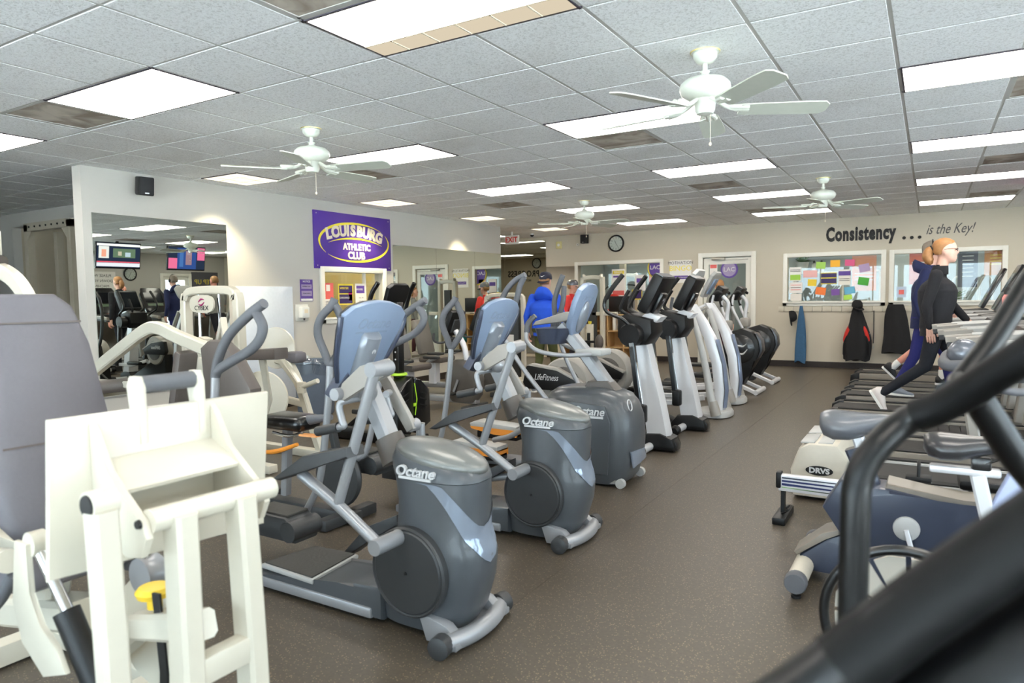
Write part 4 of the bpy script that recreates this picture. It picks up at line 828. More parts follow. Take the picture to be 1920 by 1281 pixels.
def lf(loc, label):
    t = thing('cross_trainer',label,'elliptical',loc,0,'black and silver cross trainers')
    f_ = part('front_foot', G().prism([(-.31,.015),(-.31,.07),(-.24,.155),(-.08,.165),(.03,.125),(.055,.06),(.05,.015)],'xz',-.105,.105,bev=.02), M_black, t); part('bumper', G().prism([(.03,.02),(.03,.12),(.06,.07),(.06,.02)],'xz',-.06,.06,bev=.005), M_blackm, f_)
    st = part('stabilizer', G().tube([(-.17,-.34,.045),(-.17,.34,.045)],.036,seg=14), M_sil2, t)
    for y in (-1,1): part('end_cap', G().lathe([(.04,-.05),(.048,-.03),(.05,.03),(.03,.05)],(-.17,.36*y,.049),(0,y,0),16), M_black, st)
    part('column', G().loft([[(x0,-w,z),(x1,-w,z),(x1+.012,0,z),(x1,w,z),(x0,w,z)] for z,x0,x1,w in ((.13,-.20,-.02,.085),(.45,-.245,-.085,.08),(.75,-.30,-.16,.075),(.98,-.345,-.215,.07))]), M_sil2, t)
    part('hub', G().prism([(-.46,1.20),(-.36,1.235),(-.14,1.18),(-.13,1.06),(-.20,.955),(-.38,.935),(-.46,1.02)],'xz',-.16,.16,bev=.03), M_black, t)
    for y in (-1,1):
        part('hub_cap', G().lathe([(.10,0),(.102,.10),(.095,.12),(.01,.125)],(-.30,.15*y,1.045),(0,y,0),28), M_black, t)
        a = part('moving_arm', G().tube([(-.30,.24*y,1.12),(-.36,.285*y,1.19),(-.49,.30*y,1.25),(-.515,.30*y,1.34),(-.44,.30*y,1.46),(-.35,.29*y,1.57)],.017,seg=10), M_blackm, t); part('grip', G().tube([(-.50,.30*y,1.37),(-.44,.30*y,1.46),(-.345,.29*y,1.575)],.021,seg=10), M_rubber, a)
        part('lower_arm', G().bar([(-.28,.25*y,.98),(-.20,.25*y,.34)],.05,.055), M_blackm, t); part('arm_trim', G().bar([(-.262,.25*y+.0,.95),(-.182,.25*y,.45)],.012,.03), M_chrome, t)
        part('arm_boot', G().box((-.19,.25*y,.36),(.085,.09,.16),bev=.02), M_black, t); part('pedal_beam', G().bar([(-.20,.25*y,.31),(-.60,.24*y,.30),(-1.0,.22*y,.40 if y < 0 else .30)],.045,.05), M_sil2, t)
        p = part('pedal', G().box((-.72,.24*y,.345),(.36,.15,.05),bev=.018), M_black, t); part('pedal_pad', G().box((-.72,.24*y,.372),(.32,.12,.01),bev=.003), M_pedal, p)
        part('static_handle', G().tube([(-.34,.06*y,1.2),(-.44,.10*y,1.26),(-.42,.11*y,1.34),(-.36,.11*y,1.44)],.016,seg=8), M_rubber, t)
    mt = face_to((-.145,0,1.395),(.885,0,-.465)); g = G().box((0,.01,-.005),(.36,.36,.10),bev=.02); g.b.transform(mt); c = part('console', g, M_black, t)
    g = G().box((0,-.055,.055),(.15,.21,.05),bev=.02); g.b.transform(mt); part('console_back', g, M_blackm, c); g = G().box((0,.01,-.057),(.32,.30,.004)); g.b.transform(mt); part('screen', g, mat('screen_dark',(.05,.06,.08),.1), c)
    g = G().box((0,.192,-.005),(.34,.006,.075)); g.b.transform(mt); part('console_top_trim', g, mat('gunmetal',(.30,.31,.33),.3,.5), c); text('badge','life',.035,M_logo,c,mt @ Matrix.Translation((0,-.01,.081)),shear=.3,depth=.0006)
    part('console_collar', G().prism([(-.26,1.20),(-.20,1.245),(-.07,1.20),(-.12,1.15)],'xz',-.09,.09,bev=.01), M_sil2, t)
    w_ = part('drive_wheel', G().lathe([(.235,-.10),(.25,-.08),(.25,.08),(.235,.10),(.17,.11),(.16,.10),(.03,.10)],(-1.02,0,.56),'y',40), M_tan, t); part('wheel_face', G().lathe([(.165,.102),(.165,.108),(.05,.115),(.02,.115)],(-1.02,0,.56),(0,-1,0),32), M_brownpl, w_)
    sd = part('drive_shroud', G().prism([(-1.44,.56),(-1.40,.72),(-1.34,.735),(-1.06,.70),(-.80,.58),(-.84,.50),(-1.40,.50)],'xz',-.17,-.105,bev=.012), M_black, t); part('shroud_edge', G().prism([(-1.41,.725),(-1.34,.75),(-1.06,.715),(-.79,.59),(-.80,.57),(-1.06,.695),(-1.34,.73)],'xz',-.175,-.10,bev=.004), M_tan, sd); text('logo','LifeFitness',.085,M_logo,sd,face_to((-1.18,-.171,.62),NYm),shear=.35,depth=.001,xs=.72)
    part('rear_base', G().prism([(-1.30,.02),(-1.26,.50),(-1.10,.50),(-.80,.32),(-.30,.10),(-.25,.02)],'xz',-.08,.08,bev=.02), M_black, t); part('rear_foot', G().box((-1.25,0,.03),(.08,.62,.06),bev=.015), M_sil2, t)
    return t
l4 = lf((-1.95,5.98,0),'nearest black and silver cross trainer with tilted black console'); again(l4,(-1.97,7.03,0),'second black and silver cross trainer behind its twin')

def precor(loc, label):
    t = thing('arched_trainer',label,'elliptical',loc,0,'silver arched trainers')
    b = part('base', G().loft([sect(-.12,0,z,a,b_,2.6,28) for z,a,b_ in ((.01,.20,.26),(.05,.20,.26),(.075,.185,.24))]), M_ltg, t)
    part('column_shell', G().loft([[(x0,-w,z),(x0+.03,-w-.01,z),(x1-.02,-w*.8,z),(x1,0,z),(x1-.02,w*.8,z),(x0+.03,w+.01,z),(x0,w,z)] for z,x0,x1,w in ((.06,-.12,.0,.075),(.30,-.105,.02,.07),(.60,-.14,-.01,.068),(.90,-.235,-.10,.062),(1.10,-.34,-.21,.055),(1.28,-.45,-.33,.05))]), M_sil2, t)
    part('column_glass', G().loft([[(x1-.005,-w,z),(x1+.012,-w*.5,z),(x1+.018,0,z),(x1+.012,w*.5,z),(x1-.005,w,z)] for z,x1,w in ((.10,.0,.07),(.30,.02,.066),(.60,-.01,.062),(.88,-.09,.058))]), mat('blue_silver',(.55,.60,.70),.2,.4), t)
    for y in (-1,1):
        part('side_rail', G().tube([(-.05,.24*y,.05),(-.10,.24*y,.25),(-.16,.22*y,.55),(-.25,.19*y,.9),(-.36,.14*y,1.2)],[.05,.046,.04,.036,.032],seg=12), M_ltg, t); part('rail_boot', G().cyl((-.04,.24*y,.04),(-.08,.24*y,.2),.06,.05), M_tan, t)
        a = part('handle', G().tube([(-.42,.12*y,1.25),(-.52,.22*y,1.2),(-.66,.26*y,1.15),(-.72,.26*y,1.22)],.017,seg=8), M_sil2, t); part('grip', G().tube([(-.66,.26*y,1.15),(-.72,.26*y,1.22),(-.70,.25*y,1.36)],.02,seg=8), M_grip, a)
        part('ramp_rail', G().bar([(-.2,.15*y,.22),(-.9,.15*y,.14),(-1.4,.15*y,.10)],.05,.06), M_sil2, t); p = part('pedal', G().box((-.85,.17*y,.22),(.38,.15,.05),bev=.018), M_dgrey, t); part('pedal_pad', G().box((-.85,.17*y,.247),(.34,.12,.01)), M_pedal, p)
    mt = face_to((-.37,0,1.52),(.86,0,-.51)); g = G().prism([(-.10,-.19),(-.17,-.05),(-.185,.12),(-.12,.18),(.12,.18),(.185,.12),(.17,-.05),(.10,-.19)],'xy',-.03,.02,bev=.015); g.b.transform(mt); c = part('console', g, M_ltg, t); g = G().box((0,-.02,.025),(.14,.22,.03),bev=.012); g.b.transform(mt); part('console_back', g, M_ocb, c)
    part('rear_drive', G().lathe([(.17,-.12),(.19,-.10),(.19,.10),(.17,.12),(.02,.125)],(-1.35,0,.22),'y',28), M_ltg, t); part('rear_foot', G().box((-1.45,0,.03),(.08,.6,.06),bev=.015), M_tan, t)
    return t
p6 = precor((-1.98,7.98,0),'nearer silver arched trainer with curved column'); again(p6,(-2.06,9.03,0),'farther silver arched trainer beside its twin')

def arc(loc, label):
    t = thing('arc_trainer',label,'arc trainer',loc,0,'black wheel arc trainers')
    w_ = part('wheel_cover', G().prism([(-.50,.55),(-.48,.72),(-.38,.86),(-.22,.91),(-.08,.86),(.0,.74),(.02,.60),(-.03,.45),(-.14,.28),(-.20,.12),(-.30,.12),(-.36,.30),(-.46,.42)],'xz',-.13,.13,bev=.03), M_black, t)
    part('cover_disc', G().lathe([(.20,0),(.20,.012),(.19,.018),(.01,.02)],(-.24,-.13,.62),(0,-1,0),36), M_blackm, w_)
    part('emblem', G().tube([(-.33,-.152,.60),(-.28,-.152,.665),(-.20,-.152,.66),(-.15,-.152,.70)],[.006,.014,.012,.003],seg=6).tube([(-.14,-.152,.62),(-.20,-.152,.555),(-.28,-.152,.565),(-.33,-.152,.53)],[.006,.014,.012,.003],seg=6), M_logo, w_)
    part('rim_band', G().prism([(-.04,.50),(.02,.60),(.0,.74),(-.06,.85),(-.03,.84),(.035,.74),(.05,.60),(-.01,.49)],'xz',-.10,.10,bev=.008), mat('gunmetal',(.30,.31,.33),.3,.5), t)
    for y in (-1,1): part('front_leg', G().bar([(-.34,.20*y,.17),(-.02,.22*y,.035)],.06,.05), M_sil2, t)
    part('front_bar', G().tube([(.0,-.27,.035),(.0,.27,.035)],.034,seg=12), M_sil2, t); part('rear_rail', G().box((-.85,0,.07),(1.1,.2,.08),bev=.02), M_dgrey, t); part('rear_foot', G().box((-1.38,0,.035),(.08,.6,.07),bev=.015), M_dgrey, t)
    part('mast', G().tube([(-.42,0,.85),(-.46,0,1.05),(-.44,0,1.25),(-.52,0,1.36)],.03,seg=12), M_sil2, t); part('mast_boot', G().box((-.46,0,.94),(.14,.18,.15),bev=.03), M_tan, t); c = part('console', G().box((-.56,0,1.40),(.10,.34,.22),rot=Matrix.Rotation(R(30),4,'Y'),bev=.02), M_black, t)
    for y in (-1,1):
        a = part('arm', G().tube([(-.40,.20*y,.75),(-.52,.25*y,1.0),(-.60,.27*y,1.2),(-.58,.27*y,1.38)],.02,seg=10), M_sil2, t); part('grip', G().tube([(-.60,.27*y,1.2),(-.62,.27*y,1.32),(-.54,.26*y,1.42),(-.48,.22*y,1.40)],.022,seg=10), M_rubber, a)
        p = part('pedal', G().box((-.85,.16*y,.30+.05*y),(.40,.15,.05),bev=.018), M_dgrey, t); part('pedal_link', G().bar([(-.85,.16*y,.28+.05*y),(-.35,.16*y,.40)],.04,.04), M_dgrey, t)
    return t
a8 = arc((-2.02,10.05,0),'nearer black arc trainer with a white swirl on its round cover'); again(a8,(-2.04,11.3,0),'farther black arc trainer behind its twin')

# ------------------------------------------------------------------ treadmills on the right, front toward +x
def treadmill(loc, label, slat=False, text_up=False, cream=False):
    t = thing('treadmill',label,'treadmill',loc,0,'treadmills in the right row')
    M_r = mat('rail_tan',(.52,.49,.45),.4) if not cream else M_ltg
    part('deck', G().box((1.0,0,.10),(1.9,.50,.08)), M_black, t)
    if slat:
        b = part('belt', G().box((.95,0,.150),(1.85,.50,.012)), M_belt, t)
        for k in range(22): part('slat', G().box((.05+k*.085,0,.164),(.078,.50,.014),bev=.004), M_belt, b)
    else: part('belt', G().prism([(.06,.13),(.02,.15),(.06,.172),(1.7,.172),(1.7,.13)],'xz',-.25,.25), M_belt, t)
    for y in (-1,1):
        s_ = part('side_rail', G().prism([(.03,.02),(.0,.12),(.06,.185),(1.75,.195),(1.75,.02)],'xz',.25*y,.36*y,bev=.012), M_r, t); part('rail_tread', G().box((.9,.305*y,.196),(1.6,.075,.008)), M_rubber, s_)
        if not cream: part('end_cap', G().prism([(-.03,.06),(-.02,.15),(.05,.19),(.10,.19),(.10,.05)],'xz',.245*y,.365*y,bev=.012), M_black, t)
        u = part('upright', G().bar([(1.62,.36*y,.18),(1.66,.37*y,.6),(1.60,.38*y,1.05)],.07,.13), M_tan, t)
        part('handrail', G().bar([(1.70,.38*y,1.09),(1.35,.38*y,1.085),(1.08,.38*y,1.065)],.07,.065), M_ltg, t); part('handrail_base', G().bar([(1.70,.38*y,1.045),(1.3,.38*y,1.035),(.93,.38*y,1.01)],.075,.055), M_dgrey, t); part('handrail_end', G().bar([(1.12,.38*y,1.066),(.92,.38*y,1.045)],.074,.06), M_tan, t)
    part('roller', G().cyl((.03,-.25,.11),(.03,.25,.11),.04), M_rubber, t)
    part('motor_hood', G().loft([sect(1.86,0,z,a,b_,3.2,28) for z,a,b_ in ((.02,.26,.40),(.16,.26,.40),(.26,.22,.36),(.30,.14,.28))]), M_ltg if cream else M_brownpl, t)
    part('dash', G().prism([(1.36,1.06),(1.40,1.12),(1.66,1.14),(1.74,1.06),(1.6,1.02)],'xz',-.38,.38,bev=.02), M_black, t)
    mt = face_to((1.70,0,1.43),(-.90,0,.435)); g = G().prism([(-.26,-.30),(-.30,.14),(-.22,.30),(.22,.30),(.30,.14),(.26,-.30)],'xy',-.05,.0,bev=.015); g.b.transform(mt); c = part('console', g, M_blackm, t); g = G().box((0,.06,.002),(.42,.24,.004)); g.b.transform(mt); part('screen', g, mat('screen_dark',(.05,.06,.08),.1), c)
    g = G().box((0,-.12,.002),(.36,.06,.004)); g.b.transform(mt); k_ = part('keypad', g, mat('keypad_green',(.30,.38,.28),.4), c)
    if cream:
        part('rear_cover', G().prism([(-.02,.02),(-.035,.20),(.02,.35),(.08,.385),(.26,.39),(.33,.30),(.36,.02)],'xz',-.37,.37,bev=.025), mat('cream_plastic',(.78,.75,.69),.4), t)
        for k in (0,1): part('grip_pad', G().box((.07+.11*k,-.18,.386+.003*k),(.09,.3,.012),rot=Matrix.Rotation(R(-4),4,'Y'),bev=.004), M_ltg, t); part('grip_pad', G().box((.07+.11*k,.18,.386+.003*k),(.09,.3,.012),rot=Matrix.Rotation(R(-4),4,'Y'),bev=.004), M_ltg, t)
        bd = part('badge', G().lathe([(.1,0),(.1,.004)],(.15,-.371,.21),(0,-1,0),24), M_ink, t); bd.data.transform(Matrix.Translation((.15,0,.21)) @ Matrix.Diagonal((.85,1,.32,1)) @ Matrix.Translation((-.15,0,-.21)))
        text('badge_text','DRVS',.048,M_logo,t,face_to((.15,-.378,.21),(0,-1,0)),bold=.002,depth=.002,xs=1.1)
    if text_up:
        text('lettering','S',.13,M_ink,t,face_to((1.61,-.452,.98),(0,-1,0)) @ Matrix.Rotation(R(80),4,'Z')); text('lettering','A',.13,M_ink,t,face_to((1.66,-.44,.42),(0,-1,0)) @ Matrix.Rotation(R(80),4,'Z'))
    return t
treadmill((-.98,11.85,0),'farthest treadmill in the right row by the coat rack'); treadmill((-.92,10.33,0),'treadmill under the hidden walker in the grey shirt'); treadmill((-.92,9.30,0),'treadmill under the walker in the navy hoodie')
treadmill((-.90,8.22,0),'treadmill under the walker in the black top'); treadmill((-.86,7.20,0),'slatted-belt treadmill in front of the walker in black',slat=True); treadmill((-.82,6.28,0),'treadmill with lettering on its tan upright, before the slatted one',text_up=True); treadmill((-.76,5.33,0),'treadmill with cream rear cover and black oval badge',cream=True)
t = thing('water_bottle','pink water bottle on a treadmill dash at the right edge','bottle',(.545,7.02,1.15)); part('body', G().lathe([(.036,0),(.038,.18),(.025,.21)],seg=16), mat('pink_bottle',(.95,.58,.55),.35), t); part('lid', G().lathe([(.027,.21),(.027,.25),(.012,.27)],seg=12), M_ink, t)

# ------------------------------------------------------------------ upright bike, rower, spin bike and foreground frame at the right
def saddle(w=.11, l=.28, h=.09):
    secs = []
    for x,ww,z0,hh in ((-.5,.35,.02,.5),(-.44,.78,.0,.85),(-.3,1.,-.01,1.),(-.08,.9,-.01,.95),(.12,.55,.01,.75),(.32,.33,.03,.6),(.47,.28,.04,.5),(.5,.16,.05,.35)):
        ring = []
        for k in range(20):
            a = 2*PI*k/20; ring.append((x*l, w*ww*math.cos(a), h*(z0*4+ .5*hh*math.sin(a)*(1. if math.sin(a) > 0 else .9))))
        secs.append(ring)
    return G().loft(secs)
t = thing('upright_bike','slate upright exercise bike with grey saddle and cream rear foot','exercise bike',(0,3.64,0))
g = saddle(.125,.31,.15); g.b.transform(Matrix.Translation((-.29,0,.765))); part('saddle', g, mat('saddle_grey',(.38,.39,.41),.32,coat=.2), t, sharp=80)
part('seat_post', G().bar([(-.28,0,.71),(-.20,0,.44)],.05,.06), M_sil2, t); part('post_sleeve', G().bar([(-.295,0,.66),(-.215,0,.47)],.075,.085), M_navy, t)
part('body_shell', G().prism([(-.33,.50),(-.40,.38),(-.33,.27),(-.12,.13),(.42,.10),(.62,.16),(.66,.40),(.55,.48),(.14,.45),(-.14,.50)],'xz',-.10,.10,bev=.02), M_navy, t)
part('top_rail', G().prism([(-.16,.495),(-.15,.525),(.14,.475),(.55,.50),(.55,.465),(.14,.44)],'xz',-.085,.085,bev=.01), mat('rail_tan',(.52,.49,.45),.4), t)
part('rear_cover', G().prism([(-.34,.52),(-.42,.38),(-.34,.26),(-.28,.30),(-.33,.39),(-.27,.50)],'xz',-.105,.105,bev=.01), M_navy, t)
part('rear_fairing', G().prism([(-.53,.05),(-.52,.12),(-.40,.22),(-.28,.28),(-.1,.16),(-.1,.04)],'xz',-.085,.085,bev=.015), M_navy, t); part('fairing_trim', G().prism([(-.53,.12),(-.41,.22),(-.28,.285),(-.27,.305),(-.42,.245),(-.545,.135)],'xz',-.09,.09,bev=.004), mat('rail_tan',(.52,.49,.45),.4), t)
f_ = part('rear_foot', G().tube([(-.50,-.30,.075),(-.50,.30,.075)],.045,seg=18), mat('cream_plastic',(.78,.75,.69),.4), t)
for y in (-1,1): part('end_cap', G().lathe([(.046,-.03),(.05,-.02),(.05,.02),(.045,.03),(.01,.031)],(-.50,.32*y,.075),(0,y,0),20), M_grip, f_); part('leveller', G().lathe([(.022,0),(.022,.012),(.01,.014),(.01,.04)],(-.50,.31*y,0),'z',12), M_ink, f_)
part('front_foot', G().tube([(.55,-.28,.06),(.55,.28,.06)],.045,seg=16), mat('cream_plastic',(.78,.75,.69),.4), t)
part('crank_cover', G().lathe([(.055,0),(.053,.012),(.045,.016),(.01,.018)],(-.07,-.10,.33),(0,-1,0),28), M_ltg, t)
for s_ in (-1,1):
    c = part('crank_arm', G().bar([(-.07,-.125*s_,.33),(-.05+.02*s_,-.13*s_,.33-.15*s_)],.02,.03), M_sil2, t); p = part('pedal', G().box((-.03,-.19*s_,.33-.17*s_),(.11,.09,.025),bev=.008), M_rubber, t); part('strap', G().tube([(-.03,-.235*s_,.345-.17*s_),(-.03,-.225*s_,.40-.17*s_),(-.03,-.155*s_,.40-.17*s_),(-.03,-.145*s_,.345-.17*s_)],.008,seg=6), M_rubber, p)
part('mast', G().bar([(.50,0,.46),(.44,0,.8),(.42,0,1.02)],.07,.07), M_sil2, t); c = part('console', G().box((.44,0,1.14),(.07,.30,.22),rot=Matrix.Rotation(R(25),4,'Y'),bev=.02), M_dgrey, t)
part('handlebar', G().tube([(.16,-.24,1.02),(.30,-.24,.99),(.40,-.15,1.0),(.42,0,1.0),(.40,.15,1.0),(.30,.24,.99),(.16,.24,1.02)],.016,seg=10), M_grip, t)
# knob-ended handle between bikes and treadmills
t = thing('hydraulic_rower','grey rowing handle frame with shiny round cap beside the treadmills','rower',(0,4.70,0))
part('round_cap', G().ell((.17,-.02,1.04),(.085,.07,.085),20), mat('cap_grey',(.42,.43,.46),.2,.3), t); part('handle_ring', G().tube([(.08,-.10,.985),(.12,-.14,.98),(.30,-.14,1.0),(.34,0,1.02),(.30,.12,1.03),(.12,.12,1.03),(.08,.0,1.0)],.032,seg=12,closed=True,n=4), M_grip, t)
part('stem', G().bar([(.17,0,.97),(.24,0,.5),(.30,0,.05)],.06,.08), M_tan, t); part('foot', G().box((.30,0,.03),(.12,.36,.05),bev=.01), M_dgrey, t)
# rower with striped rail
t = thing('rowing_machine','rower with striped steel rail and small black rear foot','rower',(0,4.49,0))
r_ = part('rail', G().box((.02,0,.228),(1.60,.06,.10),bev=.006), M_sil2, t); part('rail_cap', G().box((-.78,0,.245),(.03,.075,.10),bev=.008), M_black, t)
for k,(z,h_,m) in enumerate(((.262,.009,M_navy),(.243,.012,mat('stripe_navy',(.12,.16,.36),.4)),(.222,.014,mat('stripe_navy',(.12,.16,.36),.4)),(.203,.005,mat('stripe_green',(.55,.70,.45),.4)))):
    part('stripe', G().prism([(-.76,z-h_/2),(-.76,z+h_/2),(-.3,z+h_*.4-.004*k),(.3,z-.002*k),(.3,z-.006*k)],'xz',-.0315,-.030), m, r_)
part('rear_leg', G().box((-.755,0,.11),(.022,.05,.20)), M_black, t); part('rear_foot', G().box((-.755,-.0,.022),(.075,.32,.044),bev=.006), M_black, t); part('foot_hoop', G().tube([(-.755,-.06,.045),(-.72,-.06,.07),(-.72,.06,.07),(-.755,.06,.045)],.006,seg=6), M_black, t)
s_ = part('seat', G().box((.30,0,.36),(.30,.28,.06),bev=.025), M_black, t); part('seat_carriage', G().box((.30,0,.305),(.2,.1,.06)), M_dgrey, t)
part('flywheel', G().lathe([(.02,-.06),(.25,-.06),(.26,-.04),(.26,.04),(.25,.06),(.02,.06)],(.95,0,.30),'y',36), M_black, t); part('front_leg', G().box((.95,0,.04),(.08,.6,.05),bev=.01), M_black, t); part('front_brace', G().bar([(.75,0,.25),(.95,0,.06)],.05,.05), M_black, t)
for y in (-1,1): part('foot_plate', G().box((.62,.11*y,.34),(.02,.11,.28),rot=Matrix.Rotation(R(-35),4,'Y'),bev=.006), M_dgrey, t)
# spin bike
t = thing('spin_bike','spin bike with black saddle, silver seat post and pale blue frame','exercise bike',(0,2.98,0))
g = saddle(.10,.27,.105); g.b.transform(Matrix.Translation((.125,0,.83))); part('saddle', g, mat('saddle_black',(.16,.16,.17),.32,coat=.3), t, sharp=80)
part('saddle_clamp', G().box((.17,0,.775),(.06,.05,.05),bev=.008).tube([(.18,-.02,.78),(.24,-.02,.81)],.006,seg=6), M_blackm, t)
part('slider', G().box((.12,0,.745),(.22,.05,.028),bev=.008), M_sil2, t); part('seat_post', G().bar([(.16,0,.735),(.20,0,.55)],.05,.06), M_sil2, t); part('post_clamp', G().box((.21,0,.53),(.085,.08,.05),bev=.008), M_chrome, t)
part('post_lever', G().tube([(.20,-.05,.50),(.13,-.07,.48)],.01,seg=8), M_ink, t); part('seat_tube', G().bar([(.20,0,.55),(.26,0,.30),(.30,0,.12)],.06,.07), M_bluep, t)
part('frame_panel', G().prism([(.19,.60),(.27,.80),(.40,.90),(.52,.80),(.42,.45),(.30,.30),(.24,.42)],'xz',-.03,.03,bev=.015), M_bluep, t)
part('main_beam', G().bar([(-.05,0,.10),(.3,0,.20),(.62,0,.62),(.68,0,.95)],.07,.09), M_bluep, t); part('flywheel', G().lathe([(.02,-.02),(.2,-.02),(.22,-.015),(.22,.015),(.2,.02),(.02,.02)],(.62,0,.28),'y',36), M_chrome, t)
for x in (-.05,.78): part('floor_bar', G().box((x,0,.035),(.06,.5,.05),bev=.01), M_bluep, t)
part('fork', G().bar([(.66,0,.72),(.64,.05,.28),(.76,.05,.05)],.03,.04), M_bluep, t); part('handlebar', G().tube([(.38,-.16,1.02),(.60,-.18,1.0),(.70,0,1.0),(.60,.18,1.0),(.38,.16,1.02)],.016,seg=10), M_grip, t)
part('crank', G().lathe([(.09,-.01),(.09,.01)],(.33,-.06,.28),'y',24), M_dgrey, t)
for s_ in (-1,1):
    part('crank_arm', G().bar([(.33,-.09*s_,.28),(.33-.14*s_,-.09*s_,.28+.05*s_)],.018,.026), M_sil2, t)
    p = part('pedal', G().box((.33-.15*s_,-.15*s_,.29+.05*s_),(.11,.09,.03),bev=.008), M_ltg, t); part('toe_strap', G().tube([(.33-.15*s_,-.2*s_,.30+.05*s_),(.33-.15*s_,-.19*s_,.37+.05*s_),(.33-.15*s_,-.11*s_,.37+.05*s_),(.33-.15*s_,-.1*s_,.30+.05*s_)],.01,seg=6), M_grip, p)
# fan machine in the foreground
t = thing('fan_bike','black tubular fan bike in the near right foreground with slatted silver fan','exercise bike',(0,0,0)); M_fg = mat('foreground_tube',(.025,.025,.027),.36,spec=.35)
w_ = part('fan_cage', G().tube([(-.04+.235*math.cos(a),2.40,.37+.235*math.sin(a)) for a in [k*PI/8 for k in range(16)]],.016,seg=10,closed=True,n=3), M_blackm, t)
f2 = part('fan_hub', G().lathe([(.05,0),(.05,.04),(.02,.05)],(-.04,2.41,.37),(0,-1,0),20), M_grip, t)
for k in range(12):
    a0,a1 = k*PI/6+.04,(k+1)*PI/6-.04; part('fan_blade', G().prism([(-.04+r*math.cos(a),.37+r*math.sin(a)) for r,a in ((.05,a0),(.205,a0),(.21,(a0+a1)/2),(.205,a1),(.05,a1))],'xz',2.42,2.43), mat('fan_steel',(.74,.71,.66),.4,.35), t)
part('fan_cowl', G().loft([[(.10+r*math.cos(a)*1.,2.20+y,.53+r*math.sin(a)) for a in [q*2*PI/20 for q in range(20)]] for y,r in ((-.02,.05),(.0,.085),(.08,.10),(.16,.095),(.2,.05))]), M_tan, t)
part('front_frame', G().tube([(-.10,1.25,.02),(-.10,1.25,.6),(-.099,1.256,1.0),(-.095,1.265,1.089),(-.072,1.283,1.14),(-.029,1.312,1.185),(.029,1.292,1.222),(.117,1.235,1.303),(.20,1.19,1.38)],.0235,seg=14,n=8), M_fg, t)
part('frame_sleeve', G().tube([(-.015,1.308,1.195),(.029,1.292,1.222),(.117,1.235,1.303),(.20,1.19,1.38)],.0265,seg=14,n=6), M_tubegrip, t)
part('upper_bar', G().tube([(.05,1.48,1.235),(.089,1.508,1.293),(.144,1.55,1.395),(.22,1.6,1.53)],.020,seg=14), M_fg, t); part('side_brace', G().tube([(.069,1.315,1.225),(.112,1.336,1.15),(.20,1.37,1.0),(.42,1.45,.5),(.55,1.5,.02)],.023,seg=14), M_fg, t)
part('upper_brace', G().tube([(.05,1.48,1.235),(.04,1.40,1.22),(.03,1.30,1.235)],.022,seg=12), M_fg, t)
part('near_rail', G().tube([(-.20,.60,.96),(-.1,.638,1.035),(-.012,.675,1.12),(.071,.707,1.195),(.20,.76,1.31)],.027,seg=16), M_fg, t); part('under_rail', G().tube([(-.20,.61,.84),(-.1,.645,.92),(-.012,.68,1.0),(.071,.71,1.075),(.20,.76,1.19)],.055,seg=16), M_fg, t); part('near_rail_grip', G().tube([(-.06,.655,1.068),(.02,.688,1.145),(.12,.727,1.235),(.2,.76,1.31)],.031,seg=16), M_tubegrip, t)
part('near_leg', G().tube([(-.20,.60,.96),(-.24,.60,.80),(-.24,.62,.02)],.024,seg=12), M_fg, t); part('rear_leg', G().tube([(.20,.76,1.31),(.30,.80,1.2),(.34,.85,.02)],.024,seg=12), M_fg, t); part('cross_tie', G().tube([(.20,.76,1.31),(.24,.98,1.36),(.20,1.19,1.40)],.022,seg=12), M_fg, t)
part('tie_back', G().tube([(.22,1.6,1.53),(.24,1.4,1.50),(.20,1.19,1.40)],.022,seg=12), M_fg, t); part('base_bar', G().bar([(-.1,1.25,.03),(-.05,2.4,.06),(-.05,2.62,.03)],.08,.06), M_fg, t); part('base_cross', G().box((.05,2.55,.03),(.06,.10,.06)).box((.05,2.4,.05),(.16,.05,.05)), M_fg, t)
part('wheel_cover', G().ell((.30,1.75,1.08),(.10,.22,.16),20), M_blackm, t)

# ------------------------------------------------------------------ leg press at the near left
t = thing('leg_press','white leg press with grey back pad and large white foot plate','leg press',(0,0,0))
part('foot_plate', G().prism([(.83,1.12),(1.475,1.11),(1.44,.69),(.81,.73)],'yz',-1.815,-1.79,bev=.012), M_cy, t)
for y in (1.06,1.235): part('handle_post', G().prism([(-1.82,1.02),(-1.785,1.02),(-1.785,1.17),(-1.80,1.20),(-1.83,1.20),(-1.845,1.17)],'xz',y-.011,y+.011,bev=.004), M_cy, t)
part('handle_roll', G().tube([(-1.815,1.065,1.175),(-1.815,1.23,1.175)],.024,seg=16), M_grip, t)
for y in (.93,1.27): part('gusset', G().prism([(-1.79,1.10),(-1.77,1.08),(-1.72,.98),(-1.64,.92),(-1.58,.88),(-1.565,.84),(-1.59,.79),(-1.65,.78),(-1.79,.84)],'xz',y-.01,y+.01,bev=.004), M_cy, t)
part('ledge', G().box((-1.73,1.10,.965),(.13,.33,.012),rot=Matrix.Rotation(R(28),4,'Y')), M_cy, t)
part('cross_tube', G().tube([(-1.60,.81,.945),(-1.60,.87,.945)],.032,seg=18).tube([(-1.585,.94,.875),(-1.585,1.30,.87)],.03,seg=18), M_cy, t); part('tube_cap', G().lathe([(.026,0),(.024,.004)],(-1.60,.81,.945),(0,-1,0),16), M_ink, t)
part('pivot_bolt', G().lathe([(.012,0),(.01,.008)],(-1.585,.918,.875),(0,-1,0),10), M_ink, t)
part('left_post', G().bar([(-1.59,.835,.93),(-1.57,.835,.45),(-1.55,.835,0)],.055,.06), M_cy, t)
for y,b_ in ((1.015,1.0),(1.19,1.2)): part('front_post', G().bar([(-1.575,y,.875),(-1.56,(y+b_)/2,.45),(-1.55,b_,0)],.075,.06), M_cy, t)
